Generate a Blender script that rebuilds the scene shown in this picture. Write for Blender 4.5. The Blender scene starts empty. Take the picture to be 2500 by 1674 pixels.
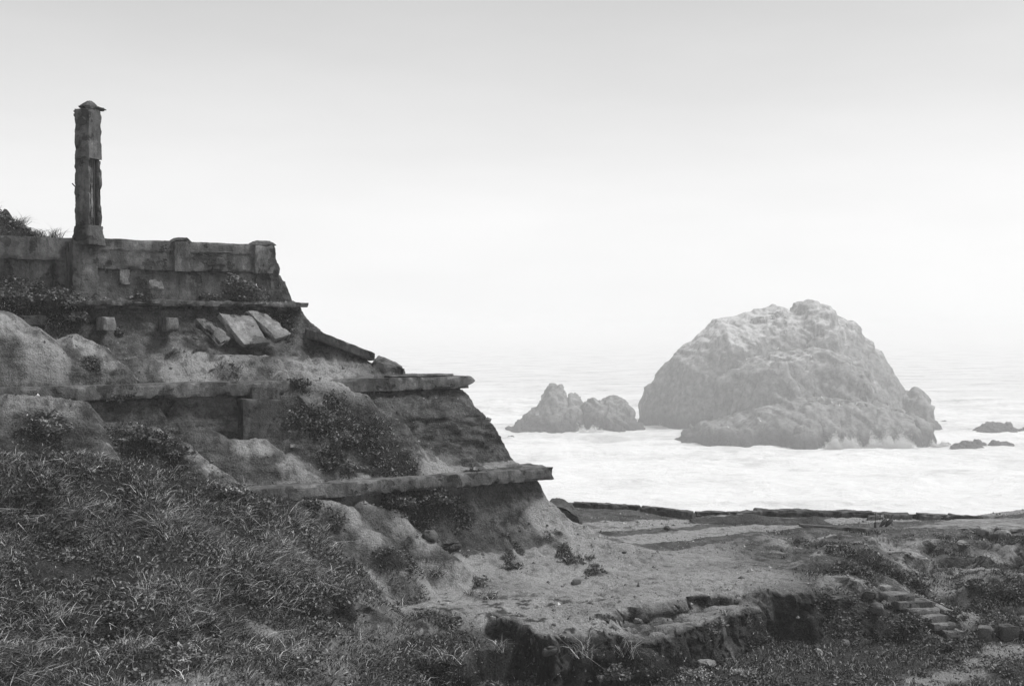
import bpy, math, random
import numpy as np
from mathutils import Vector

# ---------------------------------------------------------------- camera, sky, sun, exposure
sc = bpy.context.scene
col = sc.collection
F, CX, HY = 2800.0, 1250.0, 800.0          # focal length / principal column / horizon row, in photo pixels
ZC = 48.0                                   # eye height above the sea
cd = bpy.data.cameras.new('camera'); cam = bpy.data.objects.new('camera', cd); col.objects.link(cam)
cam.location = (0, 0, ZC); cam.rotation_euler = (math.radians(90), 0, 0)
cd.sensor_width = 36; cd.lens = 36*F/2500; cd.shift_y = (HY-837)/2500
cd.clip_start = 0.5; cd.clip_end = 20000
sc.camera = cam

SUN_ELEV, SUN_AZ = 57.0, 88.0               # degrees; azimuth clockwise from the view direction
w = bpy.data.worlds.new('World'); sc.world = w; w.use_nodes = True
nt = w.node_tree; nt.nodes.clear()
sky = nt.nodes.new('ShaderNodeTexSky'); sky.sky_type = 'NISHITA'; sky.sun_disc = False
sky.sun_elevation = math.radians(SUN_ELEV); sky.sun_rotation = math.radians(SUN_AZ)
sky.dust_density = 6.0; sky.air_density = 1.0; sky.ozone_density = 1.0
bw = nt.nodes.new('ShaderNodeRGBToBW')
bg = nt.nodes.new('ShaderNodeBackground'); bg.inputs['Strength'].default_value = 0.05
out = nt.nodes.new('ShaderNodeOutputWorld')
# a fog-bank overcast: the clear sky's light (in black and white) plus a bright veil that thins with height
tc = nt.nodes.new('ShaderNodeTexCoord'); sx = nt.nodes.new('ShaderNodeSeparateXYZ'); nt.links.new(tc.outputs['Generated'], sx.inputs[0])
veil = nt.nodes.new('ShaderNodeValToRGB'); veil.color_ramp.interpolation = 'B_SPLINE'
VEIL = [(0.0, .93), (.06, .91), (.15, .77), (.30, .455), (.5, .35), (1.0, .30)]
while len(veil.color_ramp.elements) < len(VEIL): veil.color_ramp.elements.new(.5)
for e_, (p_, c_) in zip(veil.color_ramp.elements, VEIL): e_.position = p_; e_.color = (c_, c_, c_, 1)
nt.links.new(sx.outputs['Z'], veil.inputs[0])
mul = nt.nodes.new('ShaderNodeMath'); mul.operation = 'MULTIPLY'; mul.inputs[1].default_value = 20.0
addn = nt.nodes.new('ShaderNodeMath'); addn.operation = 'ADD'
nt.links.new(veil.outputs[0], mul.inputs[0])
nt.links.new(sky.outputs[0], bw.inputs[0]); nt.links.new(bw.outputs[0], addn.inputs[0]); nt.links.new(mul.outputs[0], addn.inputs[1])
mp_ = nt.nodes.new('ShaderNodeMapping'); mp_.inputs['Scale'].default_value = (2.2, 2.2, 9.0); mp_.inputs['Rotation'].default_value = (0.0, .12, 0.0)
cl_ = nt.nodes.new('ShaderNodeTexNoise'); cl_.inputs['Scale'].default_value = 1.6; cl_.inputs['Detail'].default_value = 5
mr_ = nt.nodes.new('ShaderNodeMapRange'); mr_.inputs[1].default_value = .3; mr_.inputs[2].default_value = .7; mr_.inputs[3].default_value = .965; mr_.inputs[4].default_value = 1.035
nt.links.new(tc.outputs['Generated'], mp_.inputs[0]); nt.links.new(mp_.outputs[0], cl_.inputs[0]); nt.links.new(cl_.outputs['Fac'], mr_.inputs[0])
ml2 = nt.nodes.new('ShaderNodeMath'); ml2.operation = 'MULTIPLY'; nt.links.new(addn.outputs[0], ml2.inputs[0]); nt.links.new(mr_.outputs[0], ml2.inputs[1])
nt.links.new(ml2.outputs[0], bg.inputs['Color']); nt.links.new(bg.outputs[0], out.inputs[0])

sl = bpy.data.lights.new('sun', 'SUN'); sl.energy = 3.7; sl.angle = math.radians(16); sl.color = (1, 1, 1)
so = bpy.data.objects.new('sun', sl); col.objects.link(so)
az, el = math.radians(SUN_AZ), math.radians(SUN_ELEV)
sdir = Vector((math.sin(az)*math.cos(el), math.cos(az)*math.cos(el), math.sin(el)))
so.rotation_euler = sdir.to_track_quat('Z', 'Y').to_euler()
so.location = (0, 0, 80)

sc.view_settings.view_transform = 'Standard'; sc.view_settings.look = 'None'
sc.view_settings.exposure = 0.0; sc.view_settings.gamma = 1.0
sc.view_settings.use_curve_mapping = False
sc.cycles.volume_bounces = 2; sc.cycles.max_bounces = 5; sc.cycles.diffuse_bounces = 3
sc.cycles.glossy_bounces = 2
sc.cycles.use_denoising = True
sc.cycles.use_adaptive_sampling = False

rng = np.random.default_rng(7)
random.seed(7)

# ---------------------------------------------------------------- noise
def _h(ix, iy, iz, seed):
    h = (ix*374761393 + iy*668265263 + iz*2147483647*3 + seed*1274126177) & 0xffffffff
    h = ((h ^ (h >> 13))*1274126177) & 0xffffffff
    h = ((h ^ (h >> 16))*2246822519) & 0xffffffff
    return ((h ^ (h >> 15)) & 0xffffff)/float(0xffffff)
def vnoise(x, y, z, seed=0):
    x, y, z = np.broadcast_arrays(np.asarray(x, float), np.asarray(y, float), np.asarray(z, float))
    fx, fy, fz = np.floor(x), np.floor(y), np.floor(z)
    ix, iy, iz = fx.astype(np.int64), fy.astype(np.int64), fz.astype(np.int64)
    tx, ty, tz = x-fx, y-fy, z-fz
    tx = tx*tx*(3-2*tx); ty = ty*ty*(3-2*ty); tz = tz*tz*(3-2*tz)
    r = 0
    for dz in (0, 1):
        wz = tz if dz else 1-tz
        for dy in (0, 1):
            wy = ty if dy else 1-ty
            a = _h(ix, iy+dy, iz+dz, seed); b = _h(ix+1, iy+dy, iz+dz, seed)
            r = r + (a+(b-a)*tx)*wy*wz
    return r*2-1
def fbm(x, y, z, octv=4, seed=0, gain=0.5):
    r, a, n = 0, 1.0, 0
    for o in range(octv):
        r = r + a*vnoise(x*2.03**o+o*17.3, y*2.03**o-o*9.1, z*2.03**o+o*5.7, seed+o)
        n += a; a *= gain
    return r/n
def ridged(x, y, z, octv=4, seed=0):
    r, a, n = 0, 1.0, 0
    for o in range(octv):
        r = r + a*(1-2*np.abs(vnoise(x*2.1**o+o*3.3, y*2.1**o+o*7.7, z*2.1**o-o*4.1, seed+o)))
        n += a; a *= .5
    return r/n
def sstep(t): t = np.clip(t, 0, 1); return t*t*(3-2*t)
def smax(a, b, k): h = np.clip(.5+.5*(a-b)/k, 0, 1); return b+(a-b)*h+k*h*(1-h)
def smin(a, b, k): return -smax(-a, -b, k)

# ---------------------------------------------------------------- places
SEA = -ZC                                    # the water, measured from the eye
Q = ZC/30.0                                  # how far out the surf and its rocks lie
TH = math.radians(31.0)
UX, UY = math.cos(TH), math.sin(TH)          # along the terraces
VX, VY = -UY, UX                             # into the hill
AX, AY = 1.43, 40.0                          # outer end of the lowest ledge
def xy(u, v): return AX+u*UX+v*VX, AY+u*UY+v*VY
def uv(x, y): return (x-AX)*UX+(y-AY)*UY, (x-AX)*VX+(y-AY)*VY
def P(px, py, D): return np.array([(px-CX)/F*D, D, -(py-HY)/F*D])
def PV(px, py, v):                           # the point on a plane parallel to the terraces
    a = (px-CX)/F
    D = (v-AX*UY+AY*UX)/(UX-UY*a)
    return P(px, py, D)
def PZ(px, py, z): return P(px, py, -z*F/(py-HY))
def UVZ(u, v, z): x, y = xy(u, v); return np.array([x, y, z])

# ---------------------------------------------------------------- materials (a black and white world)
MATS = {}
def new_mat(name):
    m = bpy.data.materials.new(name); m.use_nodes = True
    n = m.node_tree; n.nodes.clear()
    o = n.nodes.new('ShaderNodeOutputMaterial'); b = n.nodes.new('ShaderNodeBsdfPrincipled')
    n.links.new(b.outputs[0], o.inputs[0]); MATS[name] = m
    return m, n, b
def N(n, typ, **kw):
    d = n.nodes.new(typ)
    for k, v in kw.items():
        if k in d.inputs: d.inputs[k].default_value = v
        else: setattr(d, k, v)
    return d
def posn(n, scale=(1, 1, 1)):
    g = n.nodes.new('ShaderNodeNewGeometry'); m = n.nodes.new('ShaderNodeMapping'); m.inputs['Scale'].default_value = scale
    n.links.new(g.outputs['Position'], m.inputs['Vector']); return m.outputs[0]
def noise(n, vec, scale, detail=6, rough=.6):
    t = n.nodes.new('ShaderNodeTexNoise'); t.inputs['Scale'].default_value = scale
    t.inputs['Detail'].default_value = detail; t.inputs['Roughness'].default_value = rough
    n.links.new(vec, t.inputs['Vector']); return t.outputs['Fac']
def ramp(n, fac, stops):
    r = n.nodes.new('ShaderNodeValToRGB'); e = r.color_ramp.elements
    while len(e) < len(stops): e.new(.5)
    for k, (p, c) in zip(e, stops): k.position = p; k.color = (c, c, c, 1)
    n.links.new(fac, r.inputs[0]); return r.outputs[0]
def mix(n, fac, a, b, mode='MIX'):
    m = n.nodes.new('ShaderNodeMix'); m.data_type = 'RGBA'; m.blend_type = mode
    for sock, val in ((m.inputs[0], fac), (m.inputs[6], a), (m.inputs[7], b)):
        if isinstance(val, (int, float)):
            sock.default_value = val if sock.type == 'VALUE' else (val, val, val, 1)
        else: n.links.new(val, sock)
    return m.outputs[2]
def math_n(n, op, a, b=None, c=None, clamp=False):
    m = n.nodes.new('ShaderNodeMath'); m.operation = op; m.use_clamp = clamp
    for s, v in zip(m.inputs, (a, b, c)):
        if v is None: continue
        if isinstance(v, (int, float)): s.default_value = v
        else: n.links.new(v, s)
    return m.outputs[0]
def attr(n, name):
    a = n.nodes.new('ShaderNodeAttribute'); a.attribute_name = name; return a.outputs['Fac']
def bump(n, b, h, dist, strength=1.0):
    u = n.nodes.new('ShaderNodeBump'); u.inputs['Distance'].default_value = dist; u.inputs['Strength'].default_value = strength
    n.links.new(h, u.inputs['Height']); n.links.new(u.outputs[0], b.inputs['Normal'])

def mat_earth():
    m, n, b = new_mat('earth')
    p = posn(n); ps = posn(n, (.7, .7, 5.0))
    big = noise(n, p, .55, 5); mid = noise(n, p, 2.6, 6, .65); fine = noise(n, p, 19, 4, .7); st = noise(n, ps, 1.3, 5, .6)
    base = ramp(n, big, [(.3, .06), (.5, .095), (.7, .135)])
    base = mix(n, .75, base, ramp(n, mid, [(.3, .3), (.5, 1.0), (.72, 1.4)]), 'MULTIPLY')
    base = mix(n, .85, base, ramp(n, fine, [(.32, .35), (.55, 1.0), (.7, 1.5)]), 'MULTIPLY')
    stk = mix(n, 1.0, base, ramp(n, st, [(.35, .4), (.5, 1.0), (.65, 1.25)]), 'MULTIPLY')
    base = mix(n, attr(n, 'strata'), base, stk)
    sand_lit = mix(n, .8, ramp(n, mid, [(.3, .28), (.7, .52)]), ramp(n, fine, [(.3, .6), (.7, 1.3)]), 'MULTIPLY')
    # sandy, trodden ground, painted crest light; darker steep banks and patches; leaf litter under plants
    edge = math_n(n, 'MULTIPLY_ADD', math_n(n, 'SUBTRACT', mid, .5), 1.6, attr(n, 'sand_lit'))
    base = mix(n, math_n(n, 'MULTIPLY', edge, 1.0, clamp=True), base, sand_lit)
    dk = mix(n, 1.0, ramp(n, mid, [(.34, .006), (.5, .018), (.7, .07)]), ramp(n, fine, [(.3, .4), (.5, 1.0), (.7, 1.8)]), 'MULTIPLY')
    e2 = math_n(n, 'MULTIPLY_ADD', math_n(n, 'SUBTRACT', mid, .5), 2.0, attr(n, 'dark'))
    base = mix(n, math_n(n, 'MULTIPLY', e2, 1.0, clamp=True), base, dk)
    lf = ramp(n, fine, [(.35, .009), (.5, .022), (.68, .07)])
    e3 = math_n(n, 'MULTIPLY_ADD', math_n(n, 'SUBTRACT', mid, .5), 1.8, attr(n, 'plants'))
    base = mix(n, math_n(n, 'MULTIPLY', e3, .9, clamp=True), base, lf)
    n.links.new(base, b.inputs['Base Color']); b.inputs['Roughness'].default_value = .95
    b.inputs['Specular IOR Level'].default_value = .15
    hh = math_n(n, 'ADD', math_n(n, 'MULTIPLY', mid, 1.0), math_n(n, 'MULTIPLY', fine, .35))
    bump(n, b, hh, .3, 1.0)
    return m
def mat_concrete(name='concrete', lo=.09, hi=.26, stain=.55):
    m, n, b = new_mat(name)
    p = posn(n); pv = posn(n, (2.2, 2.2, .45))
    big = noise(n, p, .8, 5); mid = noise(n, p, 4, 6, .65); fine = noise(n, p, 26, 4, .7); st = noise(n, pv, 1.6, 6, .65)
    base = ramp(n, big, [(.3, lo), (.52, (lo+hi)/2), (.72, hi)])
    base = mix(n, .8, base, ramp(n, mid, [(.32, .5), (.5, 1.0), (.7, 1.3)]), 'MULTIPLY')
    base = mix(n, stain, base, ramp(n, st, [(.36, .28), (.52, 1.0), (.66, 1.35)]), 'MULTIPLY')
    base = mix(n, .6, base, ramp(n, fine, [(.3, .5), (.5, 1.0), (.72, 1.3)]), 'MULTIPLY')
    sp = noise(n, p, 1.7, 7, .6)
    base = mix(n, 1.0, base, ramp(n, sp, [(.40, .45), (.43, 1.0), (.57, 1.0), (.60, 1.35)]), 'MULTIPLY')
    n.links.new(base, b.inputs['Base Color']); b.inputs['Roughness'].default_value = .92
    b.inputs['Specular IOR Level'].default_value = .2
    hh = math_n(n, 'ADD', math_n(n, 'ADD', mid, math_n(n, 'MULTIPLY', fine, .6)), math_n(n, 'MULTIPLY', ramp(n, sp, [(.40, 0.0), (.43, .6)]), 1.0))
    bump(n, b, hh, .08, 1.0)
    return m
def mat_leaf(name, k=1.0):
    m, n, b = new_mat(name)
    t = attr(n, 'tint')
    n.links.new(math_n(n, 'MULTIPLY', t, k), b.inputs['Base Color']); b.inputs['Roughness'].default_value = .6
    b.inputs['Specular IOR Level'].default_value = .25
    return m
def mat_plain(name, c, r=.7):
    m, n, b = new_mat(name)
    f = noise(n, posn(n), 14, 4)
    n.links.new(ramp(n, f, [(.3, c*.6), (.7, c*1.3)]), b.inputs['Base Color']); b.inputs['Roughness'].default_value = r
    return m
def mat_searock():
    m, n, b = new_mat('sea_rock')
    p = posn(n); pv = posn(n, (1.0, .6, .16))
    big = noise(n, p, .06, 5); mid = noise(n, p, .35, 7, .68); st = noise(n, pv, .4, 6, .65); fine = noise(n, p, .9, 5, .7)
    base = ramp(n, mid, [(.3, .06), (.48, .16), (.7, .30)])
    g = math_n(n, 'ADD', attr(n, 'guano'), math_n(n, 'MULTIPLY', math_n(n, 'SUBTRACT', st, .5), 2.6))
    g = math_n(n, 'ADD', g, math_n(n, 'MULTIPLY', math_n(n, 'SUBTRACT', fine, .5), .9))
    gw = ramp(n, g, [(.3, 0.0), (1.0, 1.0)])
    base = mix(n, gw, base, .47)
    base = mix(n, attr(n, 'wet'), base, .03)
    n.links.new(base, b.inputs['Base Color']); b.inputs['Roughness'].default_value = .85
    b.inputs['Specular IOR Level'].default_value = .2
    bump(n, b, math_n(n, 'ADD', mid, math_n(n, 'MULTIPLY', fine, .4)), 1.6, 1.0)
    return m
def mat_sea():
    m, n, b = new_mat('sea_water')
    p = posn(n, (1, 1.0, 1)); pf = posn(n, (.55, 1.0, 1)); pff = posn(n, (.8, 1.3, 1))
    a = noise(n, pf, .035, 8, .68); c = noise(n, pff, .2, 8, .72); d = noise(n, p, .9, 5, .7)
    s = math_n(n, 'ADD', math_n(n, 'MULTIPLY', a, .6), math_n(n, 'MULTIPLY', c, .4))
    s = math_n(n, 'ADD', s, math_n(n, 'MULTIPLY', attr(n, 'surf'), .13))
    foam = ramp(n, s, [(.45, 0.0), (.53, .4), (.61, .85), (.72, 1.0)])
    basec = mix(n, foam, .42, .75)
    n.links.new(basec, b.inputs['Base Color'])
    rr = n.nodes.new('ShaderNodeMapRange'); n.links.new(foam, rr.inputs[0]); rr.inputs[3].default_value = .22; rr.inputs[4].default_value = .9
    n.links.new(rr.outputs[0], b.inputs['Roughness'])
    b.inputs['IOR'].default_value = 1.33
    bump(n, b, math_n(n, 'ADD', math_n(n, 'MULTIPLY', c, 1.6), math_n(n, 'MULTIPLY', d, .2)), 1.2, 1.0)
    return m
mat_earth(); mat_concrete('concrete', .05, .18); mat_concrete('old_concrete', .03, .14, .75); mat_concrete('step_concrete', .09, .2, .4); mat_concrete('pale_concrete', .14, .25, .35)
mat_leaf('leaves'); mat_leaf('grass_blades'); mat_plain('twig', .03); mat_plain('rust', .03, .8)
mat_searock(); mat_sea(); mat_plain('feathers', .75); mat_plain('dark_feathers', .02)
mat_plain('foam', .8, .9); mat_concrete('stone', .04, .12, .3); mat_leaf('pebbles')

# ---------------------------------------------------------------- mesh helpers
def mesh_obj(name, V, faces, mat, parent=None, smooth=True, attrs=None, sharp=None, label=None, cat=None, group=None, kind=None):
    V = np.array(V, float).copy(); V[:, 2] += ZC
    q_ = parent
    while q_ is not None: V -= np.array(q_.location); q_ = q_.parent
    me = bpy.data.meshes.new(name)
    faces = np.asarray(faces)
    nv, nf, k = len(V), len(faces), faces.shape[1]
    me.vertices.add(nv); me.vertices.foreach_set('co', V.astype(np.float32).ravel())
    me.loops.add(nf*k); me.loops.foreach_set('vertex_index', faces.astype(np.int32).ravel())
    me.polygons.add(nf); me.polygons.foreach_set('loop_start', (np.arange(nf)*k).astype(np.int32))
    me.polygons.foreach_set('use_smooth', np.full(nf, bool(smooth)))
    me.update(calc_edges=True); me.validate()
    for an, av in (attrs or {}).items():
        a = me.attributes.new(an, 'FLOAT', 'POINT'); a.data.foreach_set('value', np.asarray(av, np.float32))
    if sharp is not None: me.set_sharp_from_angle(angle=math.radians(sharp))
    me.materials.append(MATS[mat])
    o = bpy.data.objects.new(name, me); col.objects.link(o)
    if parent is not None: o.parent = parent
    tag(o, label, cat, group, kind)
    return o
def tag(o, label=None, cat=None, group=None, kind=None):
    if cat and not kind: kind = 'thing'
    for k, v in (('label', label), ('category', cat), ('group', group), ('kind', kind)):
        if v: o[k] = v
    return o
def thing(name, at, label, cat, group=None):
    o = bpy.data.objects.new(name, None); o.empty_display_size = .3
    o.location = (at[0], at[1], at[2]+ZC); col.objects.link(o)
    return tag(o, label, cat, group)
def grid_faces(nu, nv):
    i = np.arange(nu*nv).reshape(nu, nv)
    return np.stack([i[:-1, :-1], i[1:, :-1], i[1:, 1:], i[:-1, 1:]], -1).reshape(-1, 4)
_bg = {}
def box_grid(a, b, c):
    if (a, b, c) in _bg: return _bg[(a, b, c)]
    idx = -np.ones((a+1, b+1, c+1), int)
    I, J, K = np.meshgrid(range(a+1), range(b+1), range(c+1), indexing='ij')
    bd = (I == 0) | (I == a) | (J == 0) | (J == b) | (K == 0) | (K == c)
    idx[bd] = np.arange(bd.sum())
    S = np.stack([I[bd]/a, J[bd]/b, K[bd]/c], -1)
    fs = []
    def q(g, flip):
        f = np.stack([g[:-1, :-1], g[1:, :-1], g[1:, 1:], g[:-1, 1:]], -1).reshape(-1, 4)
        fs.append(f[:, ::-1] if flip else f)
    q(idx[0], True); q(idx[a], False); q(idx[:, 0], False); q(idx[:, b], True); q(idx[:, :, 0], True); q(idx[:, :, c], False)
    _bg[(a, b, c)] = (S, np.concatenate(fs)); return _bg[(a, b, c)]
def hexa(C, res=.12, amp=.03, chip=.06, seed=0, rag=None, freq=2.2, rnd=0):
    """A rough solid from 8 corners C[s][t][w]; chipped edges, uneven faces, rag = end raggedness along s=1."""
    C = np.array(C, float)
    L = [np.linalg.norm(C[1, 0, 0]-C[0, 0, 0]), np.linalg.norm(C[0, 1, 0]-C[0, 0, 0]), np.linalg.norm(C[0, 0, 1]-C[0, 0, 0])]
    n = [max(2, int(round(l/res))) for l in L]
    S, Fq = box_grid(*n)
    S0 = S; S = S.copy()
    if rag:
        tmp = S[:, 1]*L[1]*3+seed, S[:, 2]*L[2]*4
        S[:, 0] += (fbm(tmp[0], tmp[1], seed*1.7, 3, seed)*rag/L[0])*np.clip((S[:, 0]-.6)/.4, 0, 1)**2
    s, t, v = S[:, 0:1], S[:, 1:2], S[:, 2:3]
    V = 0
    for i in (0, 1):
        for j in (0, 1):
            for k in (0, 1):
                V = V + (s if i else 1-s)*(t if j else 1-t)*(v if k else 1-v)*C[i, j, k]
    if rnd:
        o3 = S0*2-1; r3 = np.linalg.norm(o3, axis=1)/np.abs(o3).max(1); S3_ = .5+.5*o3/r3[:, None]*1.18
        W = 0
        for i in (0, 1):
            for j in (0, 1):
                for k in (0, 1):
                    W = W+((S3_[:, 0] if i else 1-S3_[:, 0])*(S3_[:, 1] if j else 1-S3_[:, 1])*(S3_[:, 2] if k else 1-S3_[:, 2]))[:, None]*C[i, j, k]
        V = V*(1-rnd)+W*rnd
    d = np.stack([fbm(V[:, 0]*freq, V[:, 1]*freq, V[:, 2]*freq, 4, seed+k*31, .6) for k in range(3)], -1)
    onb = ((S0 == 0) | (S0 == 1)).sum(1)
    ex = np.stack([C[1, 0, 0]-C[0, 0, 0], C[0, 1, 0]-C[0, 0, 0], C[0, 0, 1]-C[0, 0, 0]])
    ex /= np.linalg.norm(ex, axis=1)[:, None]
    inward = (np.where(S0 == 0, 1, np.where(S0 == 1, -1, 0)))@ex
    cn = np.clip(fbm(V[:, 0]*4, V[:, 1]*4, V[:, 2]*4, 3, seed+91)*1.6+.15, 0, 1)+1.3*np.clip(vnoise(V[:, 0]*1.3, V[:, 1]*1.3, V[:, 2]*1.3, seed+93)*2-.8, 0, 1)
    V = V+d*amp+inward*((onb >= 2)*chip*cn)[:, None]
    return V, Fq
def quad_box(p00, p10, p11, p01, thick):
    p00, p10, p11, p01, th = map(lambda a: np.array(a, float), (p00, p10, p11, p01, thick))
    return [[[p00, p00+th], [p01, p01+th]], [[p10, p10+th], [p11, p11+th]]]
def uvbox(u0, u1, v0, v1, z0, z1):
    return [[[UVZ(u, v, z) for z in (z0, z1)] for v in (v0, v1)] for u in (u0, u1)]
def merge(parts):
    V, Fc, o = [], [], 0
    for v, f in parts: V.append(v); Fc.append(np.asarray(f)+o); o += len(v)
    return np.concatenate(V), np.concatenate(Fc)
def tube(pts, r, nseg=6):
    pts = np.array(pts, float); V = []; k = len(pts)
    rr = np.broadcast_to(np.asarray(r, float), (k,))
    for i in range(k):
        d = pts[min(i+1, k-1)]-pts[max(i-1, 0)]; d /= np.linalg.norm(d)+1e-9
        a = np.cross(d, [0, 0, 1.0]) if abs(d[2]) < .9 else np.cross(d, [1.0, 0, 0]); a /= np.linalg.norm(a); b = np.cross(d, a)
        for j in range(nseg):
            t = 2*math.pi*j/nseg; V.append(pts[i]+rr[i]*(math.cos(t)*a+math.sin(t)*b))
    fs = [[i*nseg+j, i*nseg+(j+1) % nseg, (i+1)*nseg+(j+1) % nseg, (i+1)*nseg+j] for i in range(k-1) for j in range(nseg)]
    V.append(pts[0]); V.append(pts[-1]); c0, c1 = len(V)-2, len(V)-1
    for j in range(nseg):
        fs.append([c0, (j+1) % nseg, j, c0]); fs.append([c1, (k-1)*nseg+j, (k-1)*nseg+(j+1) % nseg, c1])
    return np.array(V), np.array([f for f in fs if len(set(f)) == 4]), np.array([f[:3] for f in fs if len(set(f)) < 4])
def tube_m(pts, r, nseg=6):
    V, q, t = tube(pts, r, nseg)
    return V, q                                   # open ends are buried or hair-thin

# ---------------------------------------------------------------- terrain: terraced hill, plateau, hollow
def crest(u): return np.interp(u, [-30, -17.8, -14.3, -11.9, -9.9, -8.6, -7, -5, -2], [-1.2, -3.3, -3.75, -4.55, -5.25, -6.1, -7.1, -7.9, -8.6])
PROF = np.array([(-6, -8.6), (-3, -8.05), (-1.8, -7.75), (-.9, -7.35), (-.2, -7.0), (.25, -6.5), (.5, -5.7), (.6, -5.32), (.64, -4.95), (.8, -4.84), (1.3, -4.74), (2.0, -4.55), (2.7, -4.25), (3.2, -3.8), (3.45, -3.2),
                 (3.6, -2.35), (3.66, -1.82), (3.9, -1.66), (4.2, -1.4), (4.7, -1.05), (5.3, -.6), (5.75, -.2), (5.98, .3), (6.1, .72), (6.16, .87), (6.4, .93), (6.75, .98), (7.1, 1.6), (7.6, 2.0), (9, 2.0), (10.5, 0), (13, -6), (15, -9), (18, -25), (22, -60)])
PROF2 = np.array([(-6, -8.6), (-3, -8.05), (-1.8, -7.7), (-.9, -7.25), (-.2, -6.75), (.12, -6.25), (.3, -5.7), (.42, -5.32), (.46, -4.95), (.7, -4.84), (1.3, -4.7), (1.5, -4.35), (1.75, -3.8), (2.2, -3.1), (2.7, -2.6),
                 (3.1, -2.3), (3.27, -1.82), (3.5, -1.7), (4.0, -1.42), (4.6, -1.0), (5.2, -.4), (5.8, .3), (7, .5), (9, .5), (10.5, -2), (13, -6), (15, -9), (18, -25), (22, -60)])
ENDZ = np.array([(-40, 12), (-8.2, 6), (-7.6, 2.8), (-7.05, .65), (-6.4, -.2), (-5.2, -1.2), (-3.9, -1.72), (-3.3, -1.75), (-2.3, -1.8), (-2.0, -2.2), (-1.6, -3), (-.95, -4.5), (-.72, -4.98), (-.4, -5.4),
                 (0, -6.1), (.66, -6.75), (2, -7.5), (4, -8.05), (7, -8.8), (9, -14), (13, -60)])
BACK = np.array([(-30, 9), (-22, 6.2), (-17.2, 4.3), (-16.2, 3.72), (-15.5, 3.3), (-14.6, 3.1), (-13.8, 2.4), (-12, .5), (-10, -6)])
EDGE = np.array([PZ(1000, 1500, -8.1), PZ(1150, 1500, -8.1), PZ(1212, 1508, -8.1), PZ(1290, 1528, -8.1), PZ(1340, 1575, -8.2), PZ(1376, 1563, -8.2), PZ(1575, 1559, -8.35), PZ(1661, 1544, -8.35), PZ(1772, 1502, -8.35),
                 PZ(1885, 1473, -8.35), PZ(1955, 1472, -8.3), PZ(1990, 1448, -8.2), PZ(2100, 1440, -8.1), PZ(2190, 1455, -8.2), PZ(2300, 1435, -8.1), PZ(2500, 1400, -8.1)])
UPSC = np.array([PZ(1495, 1500, -8.05), PZ(1520, 1482, -8.05), PZ(1620, 1470, -8.05), PZ(1700, 1450, -8.05), PZ(1761, 1444, -8.05), PZ(1850, 1442, -8.05)])
RIDGES = [  # crest points (px, py, v) of the eroded spurs, half width, steepness
    ([(-80, 735, 4.9), (0, 757, 4.5), (60, 792, 4.2), (110, 850, 3.8), (150, 922, 3.2)], 1.15, .8),
    ([(120, 835, 4.7), (180, 815, 4.3), (240, 842, 4.0), (290, 885, 3.6), (325, 922, 3.15)], .95, .85),
    ([(-60, 955, 2.6), (0, 958, 2.5), (120, 966, 2.3), (200, 976, 2.1), (228, 1030, 1.7), (250, 1075, 1.2)], .7, .9),
    ([(250, 1030, 2.5), (370, 1040, 2.2), (450, 1082, 1.8), (545, 1155, .9)], .85, .85),
    ([(490, 1040, 2.7), (560, 1072, 2.3), (640, 1070, 1.9), (700, 1112, 1.5), (780, 1168, .6)], .9, .85),
    ([(690, 905, 3.6), (745, 906, 3.2), (810, 925, 2.9), (870, 955, 2.5), (960, 1022, 2.0), (1050, 1110, 1.3), (1075, 1145, .9)], .95, .85),
    ([(735, 1218, .2), (800, 1222, -.3), (850, 1238, -.6), (905, 1292, -1.2), (955, 1340, -2.0)], 1.1, .95),
    ([(885, 1222, .1), (960, 1250, -.4), (1025, 1300, -1.1), (1095, 1355, -2.1)], .95, .9),
    ([(1000, 1030, 2.3), (1090, 1060, 1.9), (1180, 1140, 1.0)], .5, .7),
    ([(480, 860, 4.6), (680, 872, 4.2), (800, 900, 3.6)], .7, .5),
]
def seg_max(u, v, pts, hw, k):
    r = np.full(np.shape(u), -99.0)
    W = [PV(*p) for p in pts]; Q = [(*uv(p[0], p[1]), p[2]) for p in W]
    for (a, b) in zip(Q[:-1], Q[1:]):
        du, dv = b[0]-a[0], b[1]-a[1]; l2 = du*du+dv*dv
        t = np.clip(((u-a[0])*du+(v-a[1])*dv)/l2, 0, 1)
        d = np.hypot(u-a[0]-t*du, v-a[1]-t*dv)/hw
        r = np.maximum(r, a[2]+t*(b[2]-a[2])-k*(np.sqrt(1+2.2*d*d)-1)*1.5)
    return r
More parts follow.
